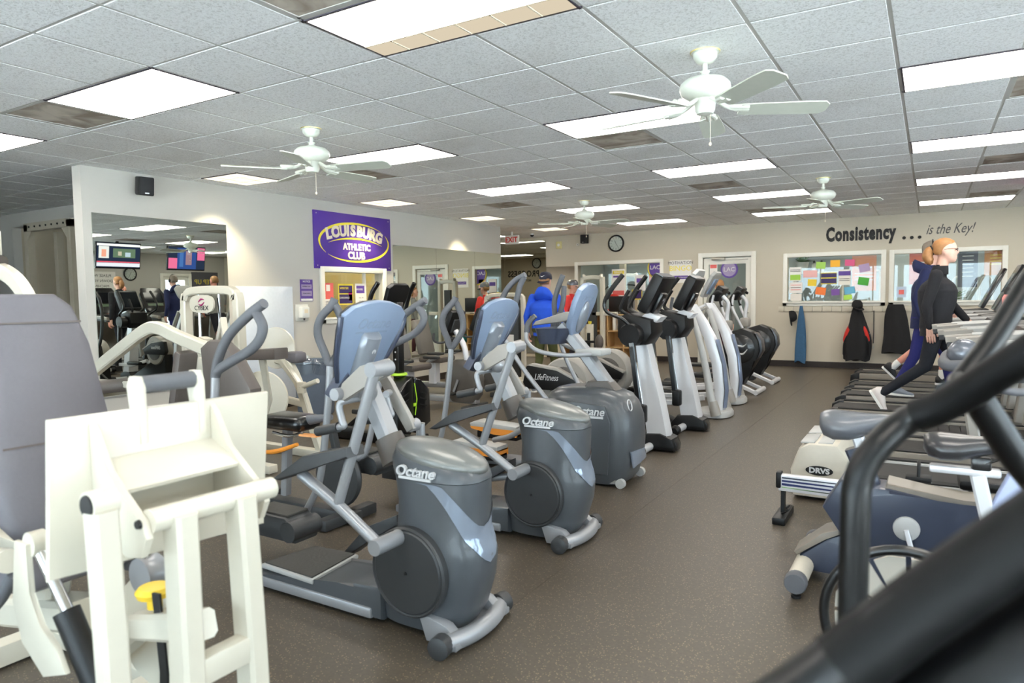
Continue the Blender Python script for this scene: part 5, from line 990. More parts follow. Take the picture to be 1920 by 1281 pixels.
part('post_tie', G().box((-1.555,1.10,.47),(.05,.20,.07),bev=.006), M_cy, t); part('post_tie', G().box((-1.55,1.10,.05),(.07,.5,.07),bev=.006), M_cy, t)
part('main_beam', G().bar([(-1.56,1.05,.58),(-1.95,1.12,.46),(-2.3,1.15,.20)],.075,.075), M_cy, t); k_ = part('pin_knob', G().lathe([(.02,0),(.02,.03),(.045,.035),(.05,.05),(.04,.062),(.01,.065)],(-1.86,1.11,.535),'z',18), mat('knob_yellow',(.90,.75,.20),.4), t)
part('floor_rail', G().bar([(-1.55,.86,.05),(-3.1,.86,.05)],.08,.08), M_cy, t); part('floor_rail', G().bar([(-1.55,1.40,.05),(-3.1,1.40,.05)],.08,.08), M_cy, t); part('floor_cross', G().box((-3.05,1.13,.05),(.08,.62,.08)), M_cy, t); part('floor_cross', G().box((-2.3,1.13,.05),(.08,.5,.08)), M_cy, t)
part('cam_plate', G().lathe([(.17,-.008),(.17,.008)],(-2.05,1.21,.38),(0,-1,0),32), M_cy, t)
part('c_bracket', G().prism([(-2.17,.74),(-2.10,.74),(-2.10,.60),(-2.05,.52),(-1.97,.48),(-1.93,.42),(-2.05,.38),(-2.16,.45),(-2.20,.56)],'xz',.90,.915,bev=.003), M_cy, t)
c_ = part('gas_strut', G().tube([(-2.10,.93,.72),(-1.95,.95,.50)],.016,seg=14), M_chrome, t); part('strut_sleeve', G().tube([(-2.0,.945,.56),(-1.88,.96,.36)],.034,seg=14), M_black, c_); part('strut_eye', G().lathe([(.035,-.02),(.035,.02)],(-2.11,.93,.735),'y',18), M_cy, c_)
part('side_plate', G().prism([(-1.93,.40),(-1.86,.42),(-1.80,.36),(-1.80,.2),(-1.87,.12),(-1.95,.2)],'xz',.95,.965,bev=.004), M_cy, t); part('plate_bolts', G().lathe([(.012,0),(.012,.01)],(-1.87,.949,.35),(0,-1,0),8), M_chrome, t)
part('belt_strap', G().bar([(-1.80,1.08,.60),(-1.78,1.08,.38),(-1.80,1.08,.15)],.035,.008), M_ink, t); part('belt_clamp', G().box((-1.775,1.08,.22),(.02,.07,.09),bev=.004), M_cy, t); part('stop_block', G().box((-1.86,1.20,.66),(.03,.07,.12),bev=.006), M_cy, t); part('pulley', G().lathe([(.04,-.03),(.055,-.03),(.045,0),(.055,.03),(.04,.03)],(-2.0,1.18,.58),'y',20), M_sil, t)
part('carriage', G().bar([(-2.25,1.13,.42),(-2.9,1.13,.30)],.12,.10), M_cy, t); part('carriage_tube', G().tube([(-2.55,.92,.62),(-2.25,.92,.66)],.035,seg=14), M_cy, t)
mt = Matrix.Translation((-2.52,1.15,1.03)) @ Matrix.Rotation(R(-14),4,'Y')
g = G().prism([(-.12,-.40),(-.17,-.32),(-.19,-.1),(-.165,.22),(-.14,.36),(-.09,.405),(.09,.405),(.14,.36),(.165,.22),(.19,-.1),(.17,-.32),(.12,-.40)],'yz',-.05,.05,bev=.025); g.b.transform(mt); b_ = part('back_pad', g, M_vin, t, sharp=60)
for z in (.30,-.10):
    g = G().box((.051,0,z),(.004,.30,.006)); g.b.transform(mt); part('pad_seam', g, M_vind, b_)
g = G().box((-.07,0,-.1),(.05,.10,.7)); g.b.transform(mt); part('pad_spine', g, M_cy, t); part('seat_pad', G().box((-2.42,1.15,.55),(.34,.40,.09),rot=Matrix.Rotation(R(-12),4,'Y'),bev=.03), M_vin, t); part('seat_stem', G().bar([(-2.45,1.13,.50),(-2.5,1.13,.35)],.08,.08), M_cy, t)
for y in (.93,1.37): part('side_handle', G().tube([(-2.45,y,.45),(-2.35,y,.52),(-2.25,y,.62)],.018,seg=10), M_grip, t)
# overhead arm machine at the left edge
t = thing('shoulder_press','white shoulder press arm with dark joint at the left picture edge','weight machine',(-4.35,1.85,0))
part('arm', G().tube([(-.42,0,1.60),(-.15,0,1.595),(.10,0,1.52),(.27,0,1.36),(.42,0,1.12)],0,n=6,flat=(.06,.085)), M_cy, t); part('joint_block', G().box((-.26,0,1.74),(.20,.12,.16),bev=.02), M_cy, t); part('joint', G().cyl((-.25,-.08,1.66),(-.05,.0,1.62),.045), M_brownpl, t)
part('column', G().bar([(-.45,0,1.75),(-.45,0,.05)],.09,.10), M_cy, t); part('base', G().box((-.1,0,.04),(.9,.10,.07),bev=.01).box((-.45,0,.04),(.1,.8,.07),bev=.01), M_cy, t); part('arm_post', G().bar([(.42,0,1.12),(.40,0,.08)],.07,.08), M_cy, t)
part('pad', G().ell((.05,-.12,.90),(.12,.07,.18),16), M_vin, t); part('pad_bracket', G().bar([(.05,-.06,.9),(.3,0,.85)],.05,.05), M_cy, t)
# chest press with bent arm by the mirror
t = thing('chest_press','white chest press with bent arm in front of the left mirror','weight machine',(-4.58,2.80,0))
part('bent_arm', G().tube([(-.80,0,.86),(-.40,0,1.05),(-.06,0,1.20),(.10,0,1.215),(.30,0,1.16),(.75,0,1.05)],0,n=4,flat=(.06,.085)), M_cy, t); part('arm_tail', G().bar([(-.80,0,.90),(-.62,-.05,.72)],.06,.07), M_cy, t)
part('back_pad', G().box((.28,.12,.80),(.08,.34,.55),rot=Matrix.Rotation(R(14),4,'Y'),bev=.03), M_vind, t); part('pad_frame', G().bar([(.42,.12,1.15),(.34,.12,.7),(.28,.12,.05)],.08,.07), M_cy, t); part('yoke', G().box((.50,.1,.98),(.22,.06,.08),bev=.01), M_cy, t)
part('seat', G().box((.02,.12,.46),(.36,.34,.08),bev=.03), M_vin, t); part('seat_post', G().bar([(.02,.12,.42),(.02,.12,.05)],.07,.07), M_cy, t); part('base', G().box((-.1,.12,.035),(1.2,.09,.07),bev=.01).box((.3,.12,.035),(.09,.6,.07),bev=.01), M_cy, t)
part('wing_pad', G().prism([(.60,1.10),(.68,1.15),(.80,1.15),(.90,1.09),(1.08,.86),(1.06,.68),(.64,.68)],'xz',-.06,.04,bev=.03), M_vind, t); part('wing_frame', G().box((.60,.02,.80),(.06,.06,.60),bev=.008), M_cy, t); part('roller', G().tube([(-.6,-.1,.78),(-.35,.12,.80)],.05,seg=14), M_vind, t); part('roller_bar', G().bar([(-.72,0,.80),(-.3,.05,.80)],.05,.05), M_cy, t)
# leg extension machine with branded tower
t = thing('leg_extension','white weight machine with branded tower, grey pads and round cam disc','weight machine',(-5.1,3.72,0))
part('tower_frame', G().tube([(-.45,0,.04),(-.45,0,1.30),(-.42,0,1.42),(-.33,0,1.48),(.13,0,1.48),(.22,0,1.42),(.25,0,1.30),(.25,0,.04)],0,n=4,flat=(.07,.085)), M_cy, t)
for x in (-.27,.0): part('guide_rod', G().cyl((x,0,.1),(x,0,1.45),.013), M_chrome, t)
st = part('weight_stack', G().box((-.13,0,.10),(.36,.14,.06)), M_dgrey, t)
for k in range(12): part('weight_plate', G().box((-.13,0,.16+k*.048),(.36,.14,.044),bev=.004), M_dgrey, st)
bd = part('brand_plate', G().prism([(-.13+.16*math.copysign(abs(math.cos(a))**.6,math.cos(a)),1.37+.075*math.copysign(abs(math.sin(a))**.8,math.sin(a))) for a in [k*PI/12 for k in range(24)]],'xz',-.075,-.06), M_cy, t)
text('brand_text','CYBEX',.055,M_ink,bd,face_to((-.13,-.077,1.335),NYm),depth=.001,xs=1.1); part('brand_swirl', G().tube([(-.17,-.077,1.385),(-.13,-.077,1.41),(-.09,-.077,1.405)],[.003,.009,.002],seg=6).tube([(-.09,-.077,1.385),(-.13,-.077,1.36),(-.17,-.077,1.372)],[.003,.009,.002],seg=6), mat('swirl_magenta',(.62,.12,.38),.4), bd)
part('cable', G().tube([(.05,-.05,1.42),(.10,-.06,1.1),(.12,-.06,.8)],.005,seg=6), M_ink, t)
part('thigh_pad', G().prism([(.50,.93),(.50,1.01),(.92,1.035),(.92,.95)],'xz',-.22,-.08,bev=.02), M_vind, t); part('thigh_post', G().bar([(.7,-.15,.95),(.6,-.02,.6),(.4,0,.2)],.05,.05), M_cy, t); part('top_link', G().bar([(.05,-.05,1.05),(.25,-.15,1.22),(.35,-.2,1.05)],.05,.09), M_cy, t)
part('cam_disc', G().lathe([(.185,-.012),(.19,0),(.185,.012)],(.02,.56,.96),(.35,-1,0),36), M_cy, t); part('lower_disc', G().lathe([(.22,-.012),(.225,0),(.22,.012)],(.32,.16,.58),(.35,-1,0),36), M_cy, t)
part('arch', G().tube([(.02,.56,.86),(.18,.56,.82),(.30,.57,.62),(.42,.58,.30),(.53,.58,.05)],0,n=4,flat=(.06,.075)), M_cy, t); part('arch_brace', G().bar([(.38,.58,.46),(-.2,.5,.56),(-.25,.3,.5)],.05,.06), M_cy, t)
part('lever', G().bar([(.05,.56,.88),(.30,.50,.72),(.42,.48,.62)],.05,.06), M_cy, t); part('lever_clamp', G().box((.42,.48,.63),(.07,.05,.10),rot=.3,bev=.008), M_cy, t); part('lever_grip', G().tube([(.44,.48,.64),(.62,.48,.70)],.022,seg=10), M_cy, t); part('rear_pad', G().box((.22,.60,.88),(.16,.14,.10),bev=.03), M_vin, t)
part('base', G().box((.1,.0,.035),(1.0,.09,.07),bev=.01).box((.1,.58,.035),(.9,.09,.07),bev=.01).box((-.3,.3,.035),(.09,.6,.07),bev=.01), M_cy, t)
# trash can with liner
t = thing('trash_can','blue-grey trash can with clear liner against the left wall','trash can',(-6.42,5.98,0)); part('can', G().lathe([(.20,0),(.215,.02),(.25,.62),(.265,.63),(.265,.66),(.235,.66),(.21,.05)],seg=32), mat('can_blue_grey',(.40,.44,.50),.5), t)
g = G(); secs = []
for z,r_ in ((.50,.262),(.62,.272),(.68,.272),(.68,.24)): secs.append([(r_*(1+.03*math.sin(9*a+z*20))*math.cos(a),r_*(1+.03*math.sin(7*a))*math.sin(a),z+.015*math.sin(5*a)) for a in [k*2*PI/40 for k in range(40)]])
part('liner', G().loft(secs,cap=False), M_cglass, t, sharp=90)
# cable rack in the alcove
t = thing('cable_rack','cream steel rack frame with bolt holes in the left alcove','rack',(-10.2,4.88,0))
for x in (-.56,.56): part('upright', G().box((x,0,1.24),(.10,.09,2.48)), mat('rack_cream',(.72,.68,.60),.45), t)
tb = part('top_beam', G().box((0,0,2.44),(1.22,.09,.11)), MATS['rack_cream'], t)
for k in range(7): part('bolt', G().lathe([(.014,0),(.012,.01)],(-.45+k*.15,-.046,2.44),(0,-1,0),8), M_ink, tb)
part('rear_upright', G().box((-.50,.35,1.2),(.09,.09,2.4)), MATS['rack_cream'], t); part('rear_upright', G().box((.50,.35,1.2),(.09,.09,2.4)), MATS['rack_cream'], t)
for x in (-.56,.56): part('gusset', G().prism([(x,2.38),(x-.16*math.copysign(1,x),2.38),(x,2.2)],'xz',-.05,-.04), MATS['rack_cream'], t)
t = thing('storage_locker','tall black locker standing inside the left alcove','locker',(-8.98,5.55,0)); part('body', G().box((0,0,.85),(.5,.5,1.7),bev=.01), M_black, t); part('door', G().box((0,-.255,.85),(.46,.012,1.62),bev=.003), M_dgrey, t); part('handle', G().box((.18,-.27,.9),(.02,.02,.15)), M_ink, t)
t = thing('alcove_ball','black and lime exercise ball on the locker side','ball',(-8.52,5.35,1.28)); part('body', G().ell((0,0,0),(.13,.13,.13),18), M_black, t); part('stripe', G().tube([(.132*math.cos(a),-.03,.132*math.sin(a)) for a in [k*PI/6 for k in range(12)]],.012,seg=6,closed=True,n=3), M_lime, t); part('shelf', G().box((.03,.0,-.15),(.3,.3,.03)).bar([(.03,0,-.15),(.03,0,-1.26)],.05,.05), M_dgrey, t)

# ------------------------------------------------------------------ back row of cardio machines
t = thing('stride_machine','black machine with lime ring, tall post and V-shaped front cover','elliptical',(-4.30,5.05,0))
part('post', G().box((0,0,.95),(.07,.085,.82),bev=.006), M_blackm, t); part('ring', G().lathe([(.055,0),(.08,.01),(.075,.03),(.05,.03)],(0,0,.66),'z',20), M_lime, t)
for k in range(4): part('post_hole', G().lathe([(.008,0),(.008,.003)],(0,-.044,.82+k*.07),(0,-1,0),8), M_logo, t)
for y,s_ in ((-1,-1),(1,1)): part('v_cover', G().prism([(0,.30),(.0,.60),(.02*s_,.66),(.10*s_,.62),(.24*s_,.52),(.25*s_,.2),(.05*s_,.12)],'yz',-.02,.18,bev=.02), M_blackm, t)
for s_ in (-1,1):
    for k in range(3): part('louver_slot', G().box((.182,.13*s_,.50-k*.06),(.006,.10,.012),rot=Matrix.Rotation(R(-18*s_),4,'X')), M_ink, t)
part('v_trim', G().bar([(.185,0,.60),(.185,.03,.45),(.185,0,.30)],.008,.01), M_lime, t); part('lime_badge', G().box((.185,0,.40),(.008,.04,.03)), M_lime, t)
mt = face_to((-.02,0,1.39),(.9,0,-.4)); g = G().prism([(-.13,-.12),(-.15,.11),(-.10,.15),(.10,.15),(.15,.11),(.13,-.12)],'xy',-.03,.02,bev=.01); g.b.transform(mt); part('console', g, M_black, t)
for y in (-1,1): a = part('arm', G().tube([(-.10,.16*y,.6),(-.16,.22*y,.9),(-.14,.26*y,1.2),(-.08,.27*y,1.42),(.0,.26*y,1.54)],[.02,.02,.02,.022,.022],seg=10), M_blackm, t)
part('base', G().box((-.45,0,.05),(1.2,.14,.09),bev=.02).box((.08,0,.04),(.1,.55,.07),bev=.015), M_black, t)
for y in (-1,1): part('pedal', G().box((-.55,.17*y,.20+.05*y),(.36,.14,.05),bev=.015), M_dgrey, t); part('pedal_link', G().bar([(-.55,.17*y,.18+.05*y),(-.1,.17*y,.45)],.04,.04), M_black, t)
def recumbent(loc, label, m, rz=0., shroud=M_brownpl):
    t = thing('recumbent_bike',label,'exercise bike',loc,rz,'recumbent bikes in the back row')
    part('rail', G().box((-.55,0,.12),(1.5,.10,.08),bev=.015), m, t)
    for x in (-1.2,.15): part('floor_bar', G().box((x,0,.04),(.08,.5,.07),bev=.015), M_dgrey, t)
    part('drive_cover', G().loft([sect(-.0,0,z,a,b_,2.6,24) for z,a,b_ in ((.10,.18,.09),(.2,.26,.10),(.4,.28,.10),(.55,.22,.09),(.62,.12,.06))]), shroud, t)
    for s_ in (-1,1): part('crank_arm', G().bar([(-.02,-.11*s_,.38),(-.02-.06*s_,-.12*s_,.38-.15*s_)],.02,.03), M_sil, t); part('pedal', G().box((-.02-.06*s_,-.17*s_,.38-.17*s_),(.11,.09,.03),bev=.008), M_rubber, t)
    part('mast', G().tube([(.05,0,.58),(.0,0,.8),(-.12,0,.98)],.035,seg=12), M_sil2, t); mt = face_to((-.16,0,1.06),(.9,0,-.4)); g = G().box((0,.02,0),(.30,.34,.09),bev=.03); g.b.transform(mt); c = part('console', g, M_black, t); g = G().box((0,.0,.05),(.16,.18,.03),bev=.012); g.b.transform(mt); part('console_back', g, M_dgrey, c)
    part('front_handle', G().tube([(-.10,-.05,.9),(-.2,-.18,.84),(-.32,-.18,.86),(-.34,-.16,.95)],.015,seg=8).tube([(-.10,.05,.9),(-.2,.18,.84),(-.32,.18,.86),(-.34,.16,.95)],.015,seg=8), M_dgrey, t)
    part('seat', G().box((-.85,0,.50),(.40,.42,.09),bev=.035), M_vind, t); part('seat_back', G().box((-1.08,0,.82),(.09,.40,.52),rot=Matrix.Rotation(R(-14),4,'Y'),bev=.035), mat('seat_back_grey',(.45,.43,.40),.5), t); part('seat_carriage', G().bar([(-.9,0,.45),(-.9,0,.14)],.12,.16), M_sil2, t)
    for y in (-1,1): part('side_handle', G().tube([(-.95,.22*y,.42),(-.80,.27*y,.52),(-.62,.27*y,.60)],.016,seg=8), M_sil, t); part('arm_pad', G().box((-.72,.27*y,.60),(.26,.06,.04),bev=.015), M_dgrey, t)
    return t
recumbent((-4.95,7.05,0),'recumbent bike with black console seen between the first two ellipticals',M_sil); r2_ = recumbent((-5.35,8.25,0),'farther recumbent bike by the long mirror',M_sil,R(8))
# small spin bike with yellow straps left of the nearest elliptical
t = thing('small_bike','low exercise bike with black seat and yellow straps behind the foot plate','exercise bike',(-3.72,3.12,0))
part('seat', G().box((.14,0,.60),(.36,.22,.10),bev=.045,seg=3), M_blackm, t); part('seat_nose', G().tube([(.30,0,.62),(.50,0,.655)],[.035,.02],seg=10), M_grip, t); part('seat_post', G().bar([(.1,0,.56),(.06,0,.1)],.05,.06), M_sil, t); part('strap', G().tube([(-.05,-.12,.40),(.12,-.12,.42),(.30,-.10,.48)],[.012,.016,.012],seg=8), M_orange, t); part('tag', G().box((.36,-.05,.535),(.14,.05,.012),rot=.1), mat('tag_orange',(.90,.62,.38),.5), t)
part('clamp', G().tube([(.05,-.08,.53),(.2,-.08,.52),(.30,-.06,.545)],.012,seg=8), M_chrome, t); part('base', G().box((.2,0,.04),(1.,.1,.07),bev=.01).box((-.2,0,.04),(.08,.45,.07),bev=.01).box((.62,0,.04),(.08,.45,.07),bev=.01), M_dgrey, t); part('wheel', G().lathe([(.02,-.02),(.18,-.02),(.19,0),(.18,.02),(.02,.02)],(.55,0,.28),'y',30), M_dgrey, t); part('fork', G().bar([(.55,.03,.28),(.50,0,.60)],.04,.05), M_dgrey, t)
# tall black and white weight tower, and cable post with pads
t = thing('weight_tower','weight tower with black shroud in a white frame left of the blue hoodie','weight machine',(-5.95,9.65,0))
part('frame', G().tube([(-.35,0,.04),(-.35,0,1.28),(-.30,0,1.38),(-.22,0,1.42),(.22,0,1.42),(.30,0,1.38),(.35,0,1.28),(.35,0,.04)],0,n=4,flat=(.07,.07)), M_cy, t); sh = part('shroud', G().box((0,0,.72),(.58,.10,1.26),bev=.02), M_dgrey, t); part('window', G().box((0,-.055,.75),(.10,.006,1.0)), M_ink, sh); part('label_plate', G().box((.1,-.056,.72),(.20,.006,.12)), M_paper, sh); part('dial', G().lathe([(.025,0),(.025,.008)],(.05,-.053,.86),(0,-1,0),14), M_paper, sh)
part('base', G().box((0,0,.03),(.8,.5,.06),bev=.01), M_cy, t); part('seat', G().ell((.05,-.45,.45),(.2,.2,.06),18), M_cream, t); part('seat_post', G().bar([(.05,-.45,.42),(.05,-.3,.05)],.07,.07), M_cy, t)
t = thing('cable_post','white post with two grey knee pads by the cubby shelf','weight machine',(-5.05,11.0,0)); part('post', G().box((0,0,.48),(.10,.10,.84),bev=.006), M_cy, t)
pl = part('number_plate', G().box((0,-.052,.45),(.06,.006,.6)), M_ink, t); part('pin', G().lathe([(.02,0),(.03,.02),(.03,.05)],(0,0,.90),'z',12), M_yel, t); part('base', G().box((0,0,.03),(.6,.5,.06),bev=.01), M_cy, t)
for x in (-.2,.22): part('pad', G().ell((x,-.1,.60),(.075,.06,.13),16), M_vind, t)
part('pad_bar', G().bar([(-.2,-.08,.6),(.22,-.08,.6)],.04,.04), M_ink, t)
# white machine seen in the long mirror
t = thing('cable_tower','cream cable tower with dark weight slot facing the long mirror','weight machine',(-5.45,12.0,0)); part('frame', G().tube([(-.2,0,.03),(-.2,0,1.6),(-.14,0,1.72),(.14,0,1.72),(.2,0,1.6),(.2,0,.03)],0,n=4,flat=(.08,.10)), M_cy, t); part('slot', G().box((0,0,.85),(.16,.06,1.4)), M_dgrey, t); part('base', G().box((0,0,.03),(.7,.5,.06),bev=.01), M_cy, t); part('arm', G().bar([(0,0,1.05),(.5,0,1.05)],.06,.07), M_cy, t)

# ================================================================== people
M_skin = mat('skin',(.88,.69,.61),.5,var=.06,scale=18); M_skin2 = mat('skin_ruddy',(.86,.58,.50),.5,var=.06,scale=18)
def fabric(name, rgb, bump=.7): return mat(name, rgb, .85, var=.12, scale=14, bump=bump)
def capsule(g, a, b, ra, rb, seg=14):
    a = V(a); b = V(b); d = (b-a); L = d.length; d = d.normalized() if L > 1e-6 else V((0,0,1)); x = d.orthogonal().normalized(); y = d.cross(x)
    prof = [(ra*math.sin(k*PI/8), -ra*math.cos(k*PI/8)) for k in range(1,5)] + [(rb*math.sin(PI/2+k*PI/8), L+rb*(-math.cos(PI/2+k*PI/8))) for k in range(0,4)]
    rings = [g.ring(a+d*h, x, y, r, seg) for r,h in prof]
    for p,q in zip(rings,rings[1:]): g.bridge(p,q)
    g.cap(rings[0],True); g.cap(rings[-1])
def sdf(p, a, b, ra, rb):
    ab = b-a; t = max(0,min(1,(p-a).dot(ab)/max(ab.length_squared,1e-9))); return (p-a-ab*t).length-(ra+(rb-ra)*t)
def person(label, loc, rz, J, cloth, hair=None, scale=1., group=None, hands=((0,0,-1),(0,0,-1)), torso=None, sleeve=True, shorts=False, skin=None, headrot=0., extra=None):
    """J: joints in local metres (x forward, y left). cloth: top, legs, shoe materials"""
    skin = skin or M_skin; top, legs, shoe = cloth; t = thing('person', label, 'person', loc, rz, group)
    prim = []                                               # a, b, ra, rb, mat
    def c(a, b, ra, rb, m): prim.append((V(a),V(b),ra,rb,m))
    P = lambda k: V(J[k])
    pel, ch, nk, hd = P('pelvis'), P('chest'), P('neck'), P('head'); W = torso or (.165,.115,.19,.12)
    for s_ in (-1,1):
        S = 'r' if s_ < 0 else 'l'; sh,el,wr,hp,kn,an,to = [P(k+S) for k in ('sh','el','wr','hip','knee','ank','toe')]
        c(sh,el,.060,.048,top); c(el,wr-(wr-el)*(.05 if sleeve else .0),.048,.036 if sleeve else .030,top if sleeve else skin)
        if not sleeve: c(sh,sh+(el-sh)*.6,.066,.060,top)
        c(el+(wr-el)*.85,wr,.028,.026,skin)
        c(hp,kn,.088,.062,legs); c(kn,an,.060 if not shorts else .055,.045 if not shorts else .036,skin if shorts else legs)
    g = G()
    for a,b,ra,rb,m in prim: capsule(g,a,b,ra,rb)
    # trunk: elliptic sections from hips to neck
    ax = (ch-pel); secs = []
    for u,dx,wd in ((-.18,W[1]*.85,W[0]*.88),(-.02,W[1],W[0]),(.30,W[1]*.95,W[0]*.93),(.65,W[3]*1.05,W[2]*.95),(.95,W[3]*1.08,W[2]),(1.12,W[3]*.9,W[2]*.93),(1.24,W[3]*.6,W[2]*.6),(1.33,.055,.058)):
        o_ = pel+ax*u; secs.append([(o_.x+dx*math.cos(a),o_.y+wd*math.sin(a),o_.z) for a in [k*2*PI/24 for k in range(24)]])
    g.loft(secs); capsule(g,nk-V((0,0,.08)),hd-V((.01,0,.06)),.056,.052); trunk = [(pel-ax*.1,pel+ax*.12,.16,.16,legs),(pel+ax*.22,ch+ax*.25,.17,.15,top),(nk-V((0,0,.0)),hd-V((0,0,.06)),.052,.05,skin)]
    # head with face
    Rm = Matrix.Translation(hd) @ Matrix.Rotation(headrot,4,'Z'); hg = G()
    hp_ = [(-.118,.082,.02,.028),(-.10,.094,-.025,.045),(-.07,.097,-.055,.058),(-.035,.096,-.075,.067),(0,.094,-.09,.073),(.035,.097,-.097,.076),(.065,.090,-.094,.074),(.092,.066,-.078,.060),(.110,.03,-.045,.036),(.117,.0,-.02,.015)]
    sec = []
    for z,xf,xb,w_ in hp_: sec.append([((xf+xb)/2+(xf-xb)/2*math.cos(a),w_*math.sin(a),z) for a in [k*2*PI/24 for k in range(24)]])
    hg.loft(sec); hg.loft([[(.085,-.010,.03),(.085,.010,.03),(.10,.006,.03),(.10,-.006,.03)],[(.085,-.02,-.025),(.085,.02,-.025),(.122,.009,-.022),(.122,-.009,-.022)],[(.08,-.018,-.038),(.08,.018,-.038),(.112,.008,-.036),(.112,-.008,-.036)]])
    hg.ell((.094,0,-.066),(.012,.024,.006),10).ell((.092,0,-.078),(.011,.020,.007),10).ell((.075,0,-.108),(.02,.022,.014),10)
    for s_ in (-1,1): hg.ell((-.005,.077*s_,-.01),(.018,.008,.032),10).ell((.082,.034*s_,.022),(.016,.022,.008),10)
    hg.b.transform(Rm); tmp = bpy.data.meshes.new('tmp'); hg.b.to_mesh(tmp); hg.b.free(); g.b.from_mesh(tmp); bpy.data.meshes.remove(tmp)
    bmesh.ops.recalc_face_normals(g.b, faces=g.b.faces)
    me = bpy.data.meshes.new('body'); g.b.to_mesh(me); g.b.free()
    ob = bpy.data.objects.new('body', me); C.objects.link(ob); md = ob.modifiers.new('r','REMESH'); md.mode = 'VOXEL'; md.voxel_size = .011; sm = ob.modifiers.new('s','SMOOTH'); sm.iterations = 3; sm.factor = .5
    dg = bpy.context.evaluated_depsgraph_get(); m2 = bpy.data.meshes.new_from_object(ob.evaluated_get(dg)); bpy.data.objects.remove(ob); bpy.data.meshes.remove(me)
    # hands: palm and five fingers, joined on
    hb = G()
    for s_, dirn in ((-1,hands[0]),(1,hands[1])):
        S = 'r' if s_ < 0 else 'l'; wr = P('wr'+S); d = V(dirn).normalized(); side = V((1,0,0)); side = (side-d*side.dot(d)).normalized(); nrm = d.cross(side)*s_   # thumb side points forward
        for k in (-1,0,1): capsule(hb,wr-d*.015+side*.012*k,wr+d*.075+side*.022*k,.017,.014,10)
        for k,(off,L) in enumerate(((-.030,.062),(-.010,.075),(.011,.080),(.031,.070))):
            b0 = wr+d*.078+side*off; b1 = b0+d*L*.5+nrm*.006; b2 = b1+d*L*.32+nrm*.02; b3_ = b2+d*L*.12+nrm*.022
            capsule(hb,b0,b1,.0098,.0092,8); capsule(hb,b1,b2,.0092,.0085,8); capsule(hb,b2,b3_,.0085,.007,8)
        t0 = wr+d*.02+side*.028; t1 = t0+d*.03+side*.026+nrm*.008; t2 = t1+d*.038+side*.006+nrm*.012; capsule(hb,t0,t1,.013,.0115,8); capsule(hb,t1,t2,.0115,.009,8)
    hm = bpy.data.meshes.new('h'); bmesh.ops.recalc_face_normals(hb.b, faces=hb.b.faces); hb.b.to_mesh(hm); hb.b.free()
    mats = [top,legs,skin]; idx = {m.name:i for i,m in enumerate(mats)}
    allp = prim+trunk
    b2_ = bmesh.new(); b2_.from_mesh(m2); hz = hd.z-.135
    for f in b2_.faces:
        p = f.calc_center_median()
        if (p-hd).length < .155 and p.z > nk.z-.0 and p.z > hd.z-.15: f.material_index = 2
        else: f.material_index = idx[min(allp,key=lambda q: sdf(p,q[0],q[1],q[2],q[3]))[4].name]
        f.smooth = True
    n0 = len(b2_.faces); b2_.from_mesh(hm); b2_.faces.ensure_lookup_table()
    for f in b2_.faces[n0:]: f.material_index = 2; f.smooth = True
    me = bpy.data.meshes.new('body'); b2_.to_mesh(me); b2_.free(); bpy.data.meshes.remove(m2); bpy.data.meshes.remove(hm)
    body = bpy.data.objects.new('body', me); C.objects.link(body); body.parent = t
    for m in mats: me.materials.append(m)
    # shoes
    for S in 'rl':
        an, to = P('ank'+S), P('toe'+S); d = to-an; fw = V((d.x,d.y,0)); fw = fw.normalized() if fw.length > .02 else V((1,0,0)); pitch = J.get('pitch'+S,0.)
        mt = Matrix.Translation(an) @ Matrix.Rotation(math.atan2(fw.y,fw.x),4,'Z') @ Matrix.Rotation(R(pitch),4,'Y'); k = []
        for x,w_,z0,z1 in ((-.075,.026,-.06,.0),(-.055,.04,-.085,.03),(.0,.043,-.085,.035),(.06,.045,-.085,.0),(.12,.048,-.085,-.03),(.17,.042,-.08,-.045),(.195,.02,-.072,-.055)):
            k.append([(x,w_*math.cos(a),(z0+z1)/2+(z1-z0)/2*math.sin(a)) for a in [q*2*PI/16 for q in range(16)]])
        gg = G().loft(k); gg.b.transform(mt); s2 = part('shoe', gg, shoe, t, sharp=70)
        gg = G().prism([(-.078,-.02),(-.06,-.042),(.0,-.044),(.06,-.046),(.12,-.049),(.175,-.042),(.20,-.015),(.20,.015),(.175,.042),(.12,.049),(.06,.046),(0,.044),(-.06,.042),(-.078,.02)],'xy',-.092,-.068); gg.b.transform(mt); part('sole', gg, M_paper, s2)
        if J.get('sock'): gg = G(); capsule(gg,an+V((0,0,-.02)),an+(P('knee'+S)-an)*.22,.042,.045); part('sock', gg, M_paper, t)
    # eyes and mouth
    e_ = G()
    for s_ in (-1,1): e_.ell((.091,.034*s_,.004),(.007,.014,.006),10)
    e_.b.transform(Rm); part('eyes', e_, mat('eye_dark',(.16,.12,.10),.3), t)
    e_ = G().ell((.101,0,-.072),(.006,.022,.003),10); e_.b.transform(Rm); part('mouth', e_, mat('lip',(.70,.40,.38),.5), t)
    if hair: hair(t, Rm)
    if extra: extra(t, Rm, J)
    return t
def put(t, nm, g, Rm, m, sharp=70): g.b.transform(Rm); return part(nm, g, m, t, sharp=sharp)
def hair_shell(m, back=-.108, low=-.04, front=.062, thick=.008):
    def f(t, Rm):
        sec = []
        for z,xf,xb,w_ in ((low,-.02,back+.025,.072),(-.01,.0,back,.080),(.03,.035,back-.004,.084),(.065,.082,back-.002,.082),(.095,.075,back+.012,.069),(.118,.038,back+.05,.045),(.127,.0,back+.08,.02)):
            sec.append([((xf+xb)/2+(xf-xb)/2*math.cos(a),w_*math.sin(a),z) for a in [k*2*PI/24 for k in range(24)]])
        put(t,'hair',G().loft(sec),Rm,m)
    return f
